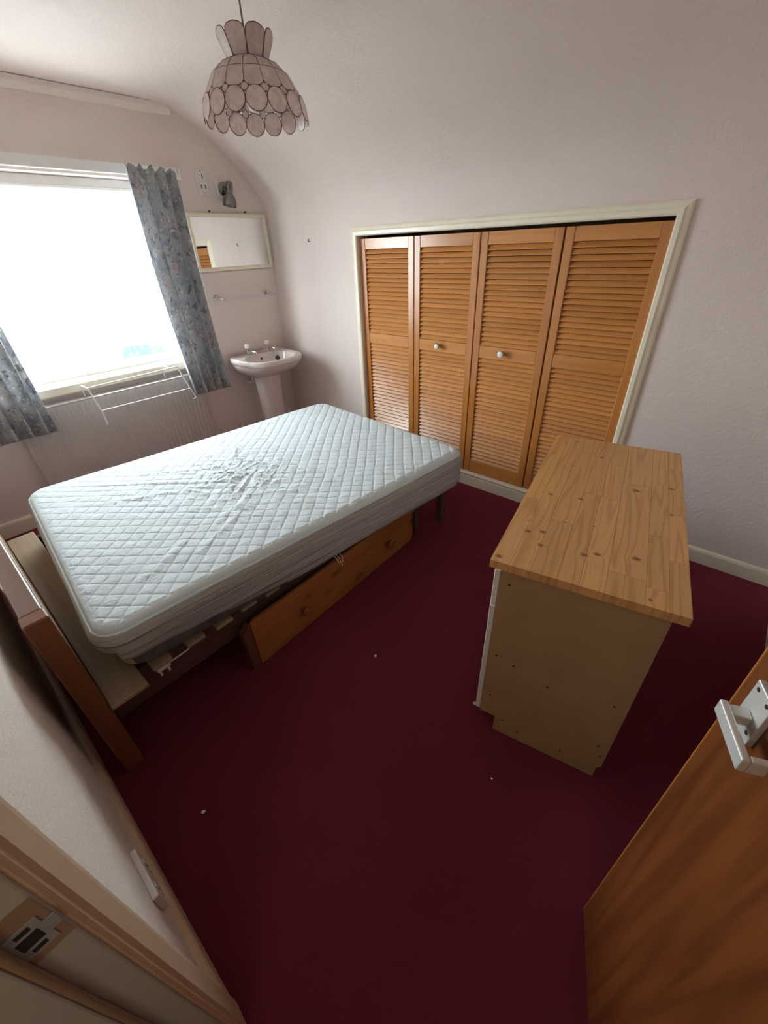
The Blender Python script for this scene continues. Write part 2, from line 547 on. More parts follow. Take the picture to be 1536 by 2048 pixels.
def struct(o, label=None):
    o['kind'] = 'structure'
    if label:
        o['label'] = label
    return o

def struct_root(name, loc=(0, 0, 0), rotz=0.0, label=None):
    o = bpy.data.objects.new(name, None)
    C.objects.link(o)
    o.location = loc
    o.rotation_euler = (0, 0, rotz)
    return struct(o, label)

def rect_with_hole(bm, mk, u0, u1, v0, v1, h):
    """a flat sheet with a rectangular hole, mk maps (u,v) to 3-D"""
    hu0, hu1, hv0, hv1 = h
    us = [u0, hu0, hu1, u1]; vv = [v0, hv0, hv1, v1]
    V = [[bm.verts.new(mk(u, v)) for v in vv] for u in us]
    for i in range(3):
        for j in range(3):
            if i == 1 and j == 1:
                continue
            if abs(us[i + 1] - us[i]) < 1e-6 or abs(vv[j + 1] - vv[j]) < 1e-6:
                continue
            bm.faces.new((V[i][j], V[i + 1][j], V[i + 1][j + 1], V[i][j + 1]))

def wall_slab(name, mat, mk, u0, u1, v0, v1, h, n0, n1):
    """a wall of real thickness between depths n0 and n1, with an opening h"""
    bm = bmesh.new()
    rect_with_hole(bm, lambda u, v: mk(u, v, n0), u0, u1, v0, v1, h)
    rect_with_hole(bm, lambda u, v: mk(u, v, n1), u0, u1, v0, v1, h)
    for ring in (((u0, v0), (u1, v0), (u1, v1), (u0, v1)), ((h[0], h[2]), (h[1], h[2]), (h[1], h[3]), (h[0], h[3]))):
        for i in range(4):
            a, b = ring[i], ring[(i + 1) % 4]
            if abs(a[0] - b[0]) + abs(a[1] - b[1]) < 1e-6:
                continue
            bm.faces.new([bm.verts.new(mk(*a, n0)), bm.verts.new(mk(*b, n0)), bm.verts.new(mk(*b, n1)), bm.verts.new(mk(*a, n1))])
    bmesh.ops.remove_doubles(bm, verts=bm.verts, dist=1e-5)
    return struct(link(name, bm_mesh(bm, name), mat))

# ------------------------------------------------------------------ the room
XL, XR, YF, YB, ZC = -3.52, 0.47, -0.15, 2.56, 2.44
struct(box('floor', 'carpet', None, XL - 0.05, XR + 0.05, -1.6, YB + 0.05, -0.06, 0.0), 'plain burgundy fitted carpet')

# window wall, with the window opening
WY0, WY1, WZ0, WZ1 = 0.14, 1.73, 0.892, 2.04
wall_slab('wall_left', 'wall', lambda u, v, n: (n, u, v), YF - 0.12, YB + 0.1, 0, 2.6, (WY0, WY1, WZ0, WZ1), XL, XL - 0.22)
# wardrobe wall, with the cupboard opening
OX0, OX1, OZ0, OZ1 = -2.468, -0.490, 0.098, 1.672
wall_slab('wall_back', 'wall', lambda u, v, n: (u, n, v), XL - 0.05, XR + 0.1, 0, 1.76, (OX0, OX1, OZ0, OZ1), YB, YB + 0.10)
struct(box('wall_right', 'wall', None, XR, XR + 0.1, YF - 0.12, YB + 0.1, 0, 2.6))
# door wall, with the doorway
DX0, DX1, DZ1 = -0.385, 0.425, 2.02
wall_slab('wall_front', 'brightened_wall', lambda u, v, n: (u, n, v), XL - 0.05, XR + 0.1, 0, 2.6, (DX0 - 0.02, DX1 + 0.02, 0.0, DZ1 + 0.02), YF, YF - 0.12)

# ceiling: flat, then rolling down into the wardrobe wall
prof = [(2.560, 1.755), (2.559, 1.80), (2.548, 1.90), (2.515, 1.975), (2.465, 2.045), (2.385, 2.137), (2.246, 2.252), (2.113, 2.337), (2.0, 2.392), (1.93, 2.420), (1.85, 2.434), (1.74, 2.439), (1.60, 2.440), (1.40, 2.440), (1.0, 2.440), (-0.27, 2.440)]
fine = []
for i in range(len(prof) - 1):
    p0, p1, p2, p3 = (Vector(prof[max(0, min(len(prof) - 1, i + k))]) for k in (-1, 0, 1, 2))
    for s in range(4 if i < len(prof) - 2 else 1):
        u = s / 4
        fine.append(0.5 * ((2 * p1) + (p2 - p0) * u + (2 * p0 - 5 * p1 + 4 * p2 - p3) * u * u + (3 * p1 - p0 - 3 * p2 + p3) * u ** 3) if i < len(prof) - 2 else p1)
fine.append(Vector(prof[-1]))
bm = bmesh.new()
rows = [[bm.verts.new((x, p.x, p.y)) for p in fine] for x in (XL - 0.02, XR + 0.02)]
rows2 = [[bm.verts.new((x, p.x + 0.06, p.y + 0.08)) for p in fine] for x in (XL - 0.02, XR + 0.02)]
for k in range(len(fine) - 1):
    bm.faces.new((rows[0][k], rows[1][k], rows[1][k + 1], rows[0][k + 1]))
    bm.faces.new((rows2[0][k], rows2[0][k + 1], rows2[1][k + 1], rows2[1][k]))
me = bm_mesh(bm, 'ceiling')
struct(link('ceiling', me, 'wall', None, smooth=True))

# coving strip over the window
struct(prism('trim_1', 'wall', None, [(XL, 2.435), (XL, 2.385), (XL + 0.012, 2.387), (XL + 0.035, 2.415), (XL + 0.042, 2.437)], 'Y', YF, 1.905))

def baseboard_profile(h=0.09, t=0.016):
    return [(0, 0), (t, 0), (t, h - 0.018), (t - 0.004, h - 0.006), (t - 0.010, h), (0, h)]
# baseboards (profile measured out from each wall)
bp = baseboard_profile()
struct(prism('baseboard_back', 'white_gloss', None, [(YB - d, z) for d, z in bp], 'X', XL + 0.02, XR - 0.02))
struct(prism('baseboard_left', 'white_gloss', None, [(XL + d, z) for d, z in baseboard_profile(0.105)], 'Y', YF + 0.02, YB - 0.02))
struct(prism('baseboard_right', 'white_gloss', None, [(XR - d, z) for d, z in bp], 'Y', YF + 0.02, YB - 0.02))
struct(prism('baseboard_front', 'tan_gloss', None, [(YF + d, z) for d, z in baseboard_profile(0.10, 0.018)], 'X', XL + 0.02, -0.472))

# the hall behind the camera, so that the doorway does not open on the sky
hall = struct_root('wall_hall')
box('side_wall', 'hall_wall', hall, -1.1, -1.0, -1.5, YF - 0.12, 0, 2.46)
box('side_wall', 'hall_wall', hall, 1.0, 1.1, -1.5, YF - 0.12, 0, 2.46)
box('return_wall', 'hall_wall', hall, XR + 0.1, 1.1, YF - 0.14, YF - 0.10, 0, 2.52)
box('hall_floor', 'carpet', hall, XR + 0.05, 1.1, -1.6, YF - 0.10, -0.06, 0.0)
box('end_wall', 'hall_wall', hall, -1.1, 1.1, -1.6, -1.5, 0, 2.46)
box('hall_ceiling', 'hall_wall', hall, -1.1, 1.1, -1.6, YF - 0.11, 2.46, 2.52)

# cupboard behind the louvred doors
cup = struct_root('wall_cupboard')
box('cupboard_back', 'cupboard_dark', cup, OX0 - 0.1, OX1 + 0.1, YB + 0.50, YB + 0.54, 0.0, 1.8)
box('cupboard_side', 'cupboard_dark', cup, OX0 - 0.12, OX0 - 0.02, YB + 0.101, YB + 0.54, 0.0, 1.8)
box('cupboard_side', 'cupboard_dark', cup, OX1 + 0.02, OX1 + 0.12, YB + 0.101, YB + 0.54, 0.0, 1.8)
box('cupboard_floor', 'cupboard_dark', cup, OX0 - 0.1, OX1 + 0.1, YB + 0.101, YB + 0.54, 0.0, 0.06)
box('cupboard_top', 'cupboard_dark', cup, OX0 - 0.1, OX1 + 0.1, YB + 0.101, YB + 0.54, 1.76, 1.80)

# white moulded trim around the cupboard: left, right and top, mitred
trim = struct_root('trim_2', (OX0, YB, 0))
def casing(name, pts_in, pts_out):
    """a moulded strip between an inner and an outer edge line, each two (x,z) points"""
    bm = bmesh.new()
    sect = [(0.0, 0.0), (0.0, 0.020), (0.12, 0.026), (0.45, 0.026), (0.60, 0.020), (0.85, 0.016), (1.0, 0.010), (1.0, 0.0)]
    ends = []
    for a, b in zip(pts_in, pts_out):
        ends.append([bm.verts.new((a[0] + (b[0] - a[0]) * s - OX0, -d, a[1] + (b[1] - a[1]) * s)) for s, d in sect])
    n = len(sect)
    for i in range(n):
        bm.faces.new((ends[0][i], ends[1][i], ends[1][(i + 1) % n], ends[0][(i + 1) % n]))
    bm.faces.new(ends[0]); bm.faces.new(ends[1][::-1])
    return link(name, bm_mesh(bm, name), 'white_gloss', trim)
W_ = 0.055
casing('left_casing', [(OX0, 0.091), (OX0, OZ1)], [(OX0 - W_, 0.091), (OX0 - W_, OZ1 + W_)])
casing('right_casing', [(OX1, 0.091), (OX1, OZ1)], [(OX1 + W_, 0.091), (OX1 + W_, OZ1 + W_)])
casing('top_casing', [(OX0, OZ1), (OX1, OZ1)], [(OX0 - W_, OZ1 + W_), (OX1 + W_, OZ1 + W_)])
box('lower_sill', 'white_gloss', trim, 0, OX1 - OX0, -0.022, 0.09, 0.0912, 0.104, 0.003)

# ------------------------------------------------------------------ louvred wardrobe doors
DW = (OX1 - OX0) / 4.0
DZ0, DH = 0.110, 1.545
ST = 0.048
slat_len = DW - 0.006 - 2 * ST + 0.008
bm = bmesh.new()
add_box(bm, -slat_len / 2, slat_len / 2, -0.0030, 0.0030, -0.0154, 0.0154, 0.002, 1)
bmesh.ops.rotate(bm, cent=(0, 0, 0), matrix=Matrix.Rotation(math.radians(-34), 3, 'X'), verts=bm.verts)
slat_me = bm_mesh(bm, 'slat')
slat_me.materials.append(M['slat_pine'])
labels = ['leftmost louvred pine wardrobe door, without a knob, next to the washbasin corner',
          'second louvred pine wardrobe door from the left, with a round knob',
          'third louvred pine wardrobe door from the left, with a round knob',
          'rightmost louvred pine wardrobe door, without a knob, behind the wooden-topped cabinet']
for i in range(4):
    d = thing('louvred_door', labels[i], 'wardrobe door', (OX0 + DW * i, YB + 0.012, DZ0), 0, 'four louvred wardrobe doors')
    x0, x1 = 0.003, DW - 0.003
    if i == 2: x1 -= 0.003
    th = 0.034
    box('stile', 'stile_pine', d, x0, x0 + ST, 0, th, 0, DH, 0.003)
    box('stile', 'stile_pine', d, x1 - ST, x1, 0, th, 0, DH, 0.003)
    top_z, mid0, mid1, bot_z = DH - 0.066, 0.845, 0.922, 0.092
    for (a, b) in ((top_z, DH), (mid0, mid1), (0.0, bot_z)):
        box('rail', 'rail_pine', d, x0 + ST, x1 - ST, 0.002, th - 0.002, a, b, 0.002)
    for (a, b, n) in ((mid1, top_z, 19), (bot_z, mid0, 26)):
        step = (b - a) / n
        for k in range(n):
            s = bpy.data.objects.new('slat', slat_me)
            C.objects.link(s)
            s.parent = d
            s.location = (DW / 2, 0.0150, a + step * (k + 0.5))
    if i in (1, 2):
        kx = (-1.747 if i == 1 else -1.258) - (OX0 + DW * i)
        rot = Matrix.Translation((kx, 0.002, 1.006 - DZ0 - 0.006)) @ Matrix.Rotation(PI / 2, 4, 'X')
        kb = lathe('knob', 'chrome', d, [(0.0, 0), (0.011, 0), (0.011, 0.008), (0.009, 0.014), (0.012, 0.022), (0.0205, 0.027), (0.0215, 0.034), (0.019, 0.038), (0.0, 0.038)], 24, rot)
        kb['label'] = 'round chrome knob with a clear centre'
        lathe('knob_centre', 'acrylic', kb, [(0.0165, 0.0375), (0.0165, 0.0395), (0.012, 0.0425), (0.0, 0.0435)], 20, rot)

# ------------------------------------------------------------------ window
win = struct_root('window_1', (-3.62, 0, 0))
fx0, fx1 = -0.055, 0.0
fw = 0.062
wf = box('head_frame', 'upvc', win, fx0, fx1, WY0, WY1, WZ1 - fw, WZ1 + 0.0, 0.006)
box('bottom_frame', 'upvc', win, fx0, fx1, WY0, WY1, WZ0, WZ0 + 0.055, 0.006)
box('side_frame', 'upvc', win, fx0, fx1, WY0, WY0 + fw, WZ0 + 0.055, WZ1 - fw, 0.006)
box('side_frame', 'upvc', win, fx0, fx1, WY1 - fw, WY1, WZ0 + 0.055, WZ1 - fw, 0.006)
box('bead', 'upvc', win, fx1, fx1 + 0.012, WY0, WY1, WZ1 - fw - 0.004, WZ1 - fw + 0.012, 0.003)
box('pane', 'glass', win, -0.032, -0.026, WY0 + fw - 0.005, WY1 - fw + 0.005, WZ0 + 0.05, WZ1 - fw + 0.005)
# sill board
sill = struct(prism('trim_3', 'white_gloss', None, [(-3.62, 0.836), (XL + 0.058, 0.836), (XL + 0.064, 0.845), (XL + 0.064, 0.888), (XL + 0.056, 0.897), (-3.62, 0.897)], 'Y', WY0 - 0.06, WY1 + 0.04))
sill['label'] = 'white window sill board'

# lace net, ruffled along its top edge
def net():
    bm = bmesh.new()
    ny, nz = 260, 26
    y0, y1, z0, z1 = WY0 + 0.01, WY1 - 0.01, 0.905, 1.962
    g = []
    for i in range(ny + 1):
        y = y0 + (y1 - y0) * i / ny
        col = []
        ruff = 0.006 * noise.noise((y * 60, 0, 0)) + 0.004 * noise.noise((y * 170, 3, 0))
        for j in range(nz + 1):
            s = j / nz
            z = z0 + (z1 - z0) * s + (ruff if j == nz else 0)
            x = -3.575 + 0.006 * math.sin(y * 62) * (0.4 + 0.6 * (1 - s)) + 0.004 * math.sin(y * 141 + 2 * s)
            if s > 0.965:
                x += 0.005 * math.sin(y * 240)
            col.append(bm.verts.new((x, y, z)))
        g.append(col)
    for i in range(ny):
        for j in range(nz):
            bm.faces.new((g[i][j], g[i + 1][j], g[i + 1][j + 1], g[i][j + 1]))
    t = thing('net_curtain', 'sheer white lace net hanging across the bright window', 'net curtain', (-3.575, 0.935, 0.905))
    me = bm_mesh(bm, 'lace_sheet')
    me.transform(Matrix.Translation((3.575, -0.935, -0.905)))
    link('lace_sheet', me, 'net', t, smooth=True)
    tube('curtain_wire', 'white_wire', t, [(0, WY0 - 0.935, 1.050), (0, WY1 - 0.935, 1.050)], 0.0022, 6)
net()

# curtain track
tr = thing('curtain_track', 'white curtain track fixed above the window', 'curtain track', (XL, 0.98, 2.05))
box('rail', 'upvc', tr, 0.030, 0.052, -0.90, 0.86, 0.0, 0.058, 0.004)
for yy in (-0.8, -0.3, 0.3, 0.82):
    box('bracket', 'upvc', tr, 0.0, 0.030, yy - 0.012, yy + 0.012, 0.012, 0.045, 0.002)
box('end_stop', 'white_plastic', tr, 0.028, 0.060, 0.86, 0.885, -0.004, 0.062, 0.005)

# floral curtains
def curtain(yt0, yt1, yb0, yb1, z0, z1, xc, n_fold, seed, label, mid=0.0):
    t = thing('curtain', label, 'curtain', (xc, (yb0 + yb1) / 2, z0), 0, 'pair of floral curtains')
    nu, nv = 150, 70
    bm = bmesh.new()
    uvl = bm.loops.layers.uv.new('UVMap')
    G = []
    hgt = z1 - z0
    for i in range(nu + 1):
        u = i / nu
        col = []
        for j in range(nv + 1):
            s = j / nv               # 0 at the hem
            ph = 2 * PI * n_fold * u + 1.2 * noise.noise((u * 4 + seed, s * 0.9, 0.3)) + seed
            amp = 0.042 + 0.016 * noise.noise((u * 5, s * 1.5 + seed, 7))
            amp *= 0.55 + 0.45 * min(1, (1 - s) / 0.12 + 0.15)
            a = yb0 + (yt0 - yb0) * s + mid * math.sin(PI * s)
            b = yb1 + (yt1 - yb1) * s + mid * 0.5 * math.sin(PI * s)
            y = a + (b - a) * u + 0.012 * math.sin(ph * 1.0 + 1.0)
            x = amp * math.sin(ph)
            if s > 0.93:            # gathered heading tape
                x += 0.008 * math.sin(2 * PI * n_fold * 4 * u) * (s - 0.93) / 0.07
            z = hgt * s + 0.010 * math.sin(ph) * (1 - s) + (0.012 * math.sin(2 * PI * n_fold * 2.2 * u + seed) if j == nv else 0) - 0.02 * u * (s > 0.9) * s
            col.append((bm.verts.new((x, y - (yb0 + yb1) / 2, z)), u * 1.15 + seed, s * 1.5))
        G.append(col)
    for i in range(nu):
        for j in range(nv):
            q = (G[i][j], G[i + 1][j], G[i + 1][j + 1], G[i][j + 1])
            f = bm.faces.new([v[0] for v in q])
            for lp, v in zip(f.loops, q):
                lp[uvl].uv = (v[1], v[2])
    me = bm_mesh(bm, 'drape')
    o = link('drape', me, 'curtain', t, smooth=True)
    sm = o.modifiers.new('thickness', 'SOLIDIFY')
    sm.thickness = 0.003
    # heading tape with little hooks
    pts = []
    for i in range(0, nu + 1, 2):
        v = None
        u = i / nu
        pts.append((0.012 * math.sin(2 * PI * n_fold * u + seed) - 0.010, yt0 + (yt1 - yt0) * u - (yb0 + yb1) / 2, hgt - 0.035 - 0.02 * u))
    tube('heading_cord', 'curtain', t, pts, 0.004, 6)
    return t
curtain(1.460, 1.755, 1.495, 1.780, 0.640, 2.090, -3.358, 4.0, 2.1, 'floral blue-grey curtain to the right of the window, beside the mirror', -0.025)
curtain(0.02, 0.465, 0.08, 0.510, 0.650, 2.090, -3.358, 5.0, 5.7, 'floral blue-grey curtain to the left of the window, partly out of frame', 0.0)

# ------------------------------------------------------------------ radiator and airer
rad = thing('radiator', 'pale ribbed panel radiator under the window', 'radiator', (XL, 0.965, 0.14))
def rad_panel():
    bm = bmesh.new()
    y0, y1, h = -0.625, 0.615, 0.645
    pitch = 0.0335
    prof_ = []
    n = int((y1 - y0) / pitch)
    for k in range(n):
        b = y0 + k * (y1 - y0) / n
        w = (y1 - y0) / n
        prof_ += [(b, 0.0), (b + w * 0.30, 0.0), (b + w * 0.42, -0.0035), (b + w * 0.88, -0.0035)]
    prof_.append((y1, 0.0))
    zs = [(0.0, 0.0, 1), (0.02, 0.0, 0), (0.05, 1.0, 0), (h - 0.05, 1.0, 0), (h - 0.02, 0.0, 0), (h, 0.0, 1)]
    X0 = 0.100
    rows_ = []
    for z, a, back in zs:
        rows_.append([bm.verts.new((X0 + d * a, y, z)) for y, d in prof_])
    for r0, r1 in zip(rows_, rows_[1:]):
        for k in range(len(prof_) - 1):
            bm.faces.new((r0[k], r0[k + 1], r1[k + 1], r1[k]))
    o = link('front_panel', bm_mesh(bm, 'front_panel'), 'radiator', rad)
    box('casing', 'radiator', rad, 0.045, 0.0940, y0, y1, 0.0, h, 0.004)
    box('top_grille', 'radiator', rad, 0.040, 0.102, y0 - 0.003, y1 + 0.003, h, h + 0.012, 0.003)
    for s in (y0, y1):
        box('side_cover', 'radiator', rad, 0.042, 0.101, s - 0.004, s + 0.004, 0.0, h, 0.002)
    for yy in (-0.4, 0.4):
        box('wall_bracket', 'radiator', rad, 0.002, 0.045, yy - 0.02, yy + 0.02, 0.1, 0.5)
    tube('inlet_pipe', 'radiator', rad, [(0.07, y1 + 0.004, 0.04), (0.07, y1 + 0.045, 0.04), (0.07, y1 + 0.05, 0.03), (0.07, y1 + 0.05, -0.14)], 0.0075, 8)
    v_ = lathe('valve', 'white_plastic', rad, [(0.0, 0), (0.014, 0), (0.016, 0.02), (0.013, 0.045), (0.0, 0.048)], 14, Matrix.Translation((0.07, y1 + 0.05, 0.04)))
rad_panel()

air = thing('radiator_airer', 'white wire clothes airer hooked over the radiator below the sill', 'clothes airer', (-3.30, 1.09, 0.60))
def P(y, z, x): return (x + 3.30, y * x / -3.38 - 1.09, 1.6 - (1.6 - z) * x / -3.38 - 0.60)
Lb = [P(0.778, 0.866, -3.312), P(0.792, 0.80, -3.305), P(0.808, 0.70, -3.295), P(0.812, 0.605, -3.285)]
Rb = [P(1.415, 0.880, -3.312), P(1.434, 0.802, -3.305), P(1.466, 0.700, -3.295), P(1.492, 0.625, -3.285)]
tube('side_arm', 'white_wire', air, Lb, 0.0048, 8)
tube('side_arm', 'white_wire', air, Rb, 0.0048, 8)
for k in range(3):
    tube('bar', 'white_wire', air, [Lb[k], Rb[k]], 0.0042, 8)
for e in (Lb[0], (Lb[0][0], Rb[0][1] - 0.06, Rb[0][2])):
    tube('hook', 'white_wire', air, [e, (e[0] - 0.06, e[1], e[2] + 0.003), (e[0] - 0.125, e[1], e[2] - 0.004), (e[0] - 0.135, e[1], e[2] - 0.03), (e[0] - 0.135, e[1], 0.204)], 0.0034, 6)
tube('foot', 'white_wire', air, [Rb[3], (Rb[3][0] - 0.01, Rb[3][1] - 0.004, Rb[3][2] - 0.012), (Rb[3][0] - 0.03, Rb[3][1] - 0.012, Rb[3][2] - 0.016)], 0.0034, 6)
tube('foot', 'white_wire', air, [Lb[3], (Lb[3][0] - 0.01, Lb[3][1] + 0.001, Lb[3][2] - 0.012), (Lb[3][0] - 0.03, Lb[3][1] + 0.002, Lb[3][2] - 0.016)], 0.0050, 6)

# ------------------------------------------------------------------ wall fittings by the basin
mir = thing('wall_mirror', 'wide mirror in a white painted frame above the washbasin', 'mirror', (XL, 2.186, 1.484))
mw, mh, fb = 0.345, 0.378, 0.026
box('frame_top', 'white_gloss', mir, 0.002, 0.024, -mw, mw, mh - fb, mh, 0.004)
box('frame_bottom', 'white_gloss', mir, 0.002, 0.024, -mw, mw, 0, fb, 0.004)
box('frame_side', 'white_gloss', mir, 0.002, 0.024, -mw, -mw + fb, fb, mh - fb, 0.004)
box('frame_side', 'white_gloss', mir, 0.002, 0.024, mw - fb, mw, fb, mh - fb, 0.004)
box('glass', 'mirror', mir, 0.004, 0.012, -mw + fb * 0.6, mw - fb * 0.6, fb * 0.6, mh - fb * 0.6)
for yy in (-0.14, 0.17):
    lathe('hanging_screw', 'screw', mir, [(0.0, 0), (0.007, 0), (0.007, 0.006), (0.0, 0.007)], 10, Matrix.Translation((0.0, yy, mh + 0.012)) @ Matrix.Rotation(PI / 2, 4, 'Y'))

sp = tag(box('splashback_panel', 'wall', None, XL + 0.0005, XL + 0.006, 1.86, 2.508, 0.855, 1.478, 0.001), 'thin pinkish splashback panel between washbasin and mirror', 'splashback')

sh = thing('shaver_socket', 'white oblong shaver socket plate high on the wall', 'shaver socket', (XL, 2.035, 1.968))
box('plate', 'white_plastic', sh, 0.0, 0.012, -0.044, 0.044, 0.0, 0.150, 0.004, 2)
for (yy, zz, hw, hh) in ((0.008, 0.112, 0.0035, 0.014), (-0.014, 0.050, 0.0035, 0.012), (0.018, 0.050, 0.0035, 0.012)):
    box('slot', 'dark', sh, 0.0115, 0.0128, yy - hw, yy + hw, zz - hh, zz + hh)
for zz in (0.014, 0.138):
    lathe('screw', 'screw', sh, [(0.0, 0.0), (0.0035, 0.0), (0.0035, 0.001), (0.0, 0.0014)], 10, Matrix.Translation((0.012, 0, zz)) @ Matrix.Rotation(PI / 2, 4, 'Y'))

lp = thing('wall_spotlight', 'chrome adjustable spotlight on a white square wall block', 'wall light', (XL, 2.196, 2.010))
box('mounting_block', 'white_plastic', lp, 0.0, 0.022, -0.056, 0.056, -0.058, 0.058, 0.003)
lathe('base_plate', 'dark_chrome', lp, [(0.0, 0.022), (0.046, 0.022), (0.046, 0.030), (0.038, 0.036), (0.018, 0.040), (0.014, 0.052), (0.0, 0.054)], 28, Matrix.Rotation(PI / 2, 4, 'Y'))
tube('arm', 'chrome', lp, [(0.05, 0, 0.0), (0.075, 0.004, 0.004), (0.095, 0.008, 0.006)], 0.007, 10)
hd = Matrix.Translation((0.10, 0.008, 0.038)) @ Matrix.Rotation(math.radians(-14), 4, 'X') @ Matrix.Rotation(PI, 4, 'X')
head = lathe('lamp_head', 'dark_chrome', lp, [(0.0, 0.0), (0.021, 0.0), (0.023, 0.004), (0.023, 0.072), (0.027, 0.076), (0.042, 0.094), (0.049, 0.116), (0.050, 0.150), (0.047, 0.150), (0.044, 0.118), (0.020, 0.086), (0.0, 0.084)], 28, hd)
for k in range(4):
    a = k * PI / 2 + 0.4
    b = bmesh.new()
    add_box(b, 0.0215, 0.0238, -0.003, 0.003, 0.018, 0.058)
    bmesh.ops.transform(b, matrix=hd @ Matrix.Rotation(a, 4, 'Z'), verts=b.verts)
    link('vent_slot', bm_mesh(b, 'vent_slot'), 'dark', head)
lathe('bulb', 'white_plastic', head, [(0.0, 0.140), (0.018, 0.136), (0.026, 0.122), (0.020, 0.100), (0.012, 0.084), (0.0, 0.082)], 18, hd)

tw = thing('towel_rail', 'thin metal towel rail on the wall below the mirror', 'towel rail', (XL, 2.185, 1.285))
for yy in (-0.242, 0.242):
    p = lathe('end_plate', 'chrome', tw, [(0.0, 0), (0.020, 0), (0.020, 0.006), (0.011, 0.010), (0.009, 0.030), (0.0, 0.032)], 18, Matrix.Translation((0.006, yy, 0.018)) @ Matrix.Rotation(PI / 2, 4, 'Y'))
    tube('arm', 'chrome', tw, [(0.03, yy, 0.018), (0.055, yy + 0.02, 0.010), (0.075, yy + 0.034, 0.0)], 0.006, 8)
tube('bar', 'chrome', tw, [(0.075, -0.208, 0.0), (0.075, 0.276, 0.0)], 0.0042, 8)

hk = tag(tube('picture_nail', 'screw', None, [(-3.0, YB + 0.004, 1.655), (-3.0, YB - 0.010, 1.656), (-3.0, YB - 0.014, 1.664), (-3.0, YB - 0.015, 1.676)], 0.0032, 6), 'small bare nail in the wall left of the wardrobe', 'nail')

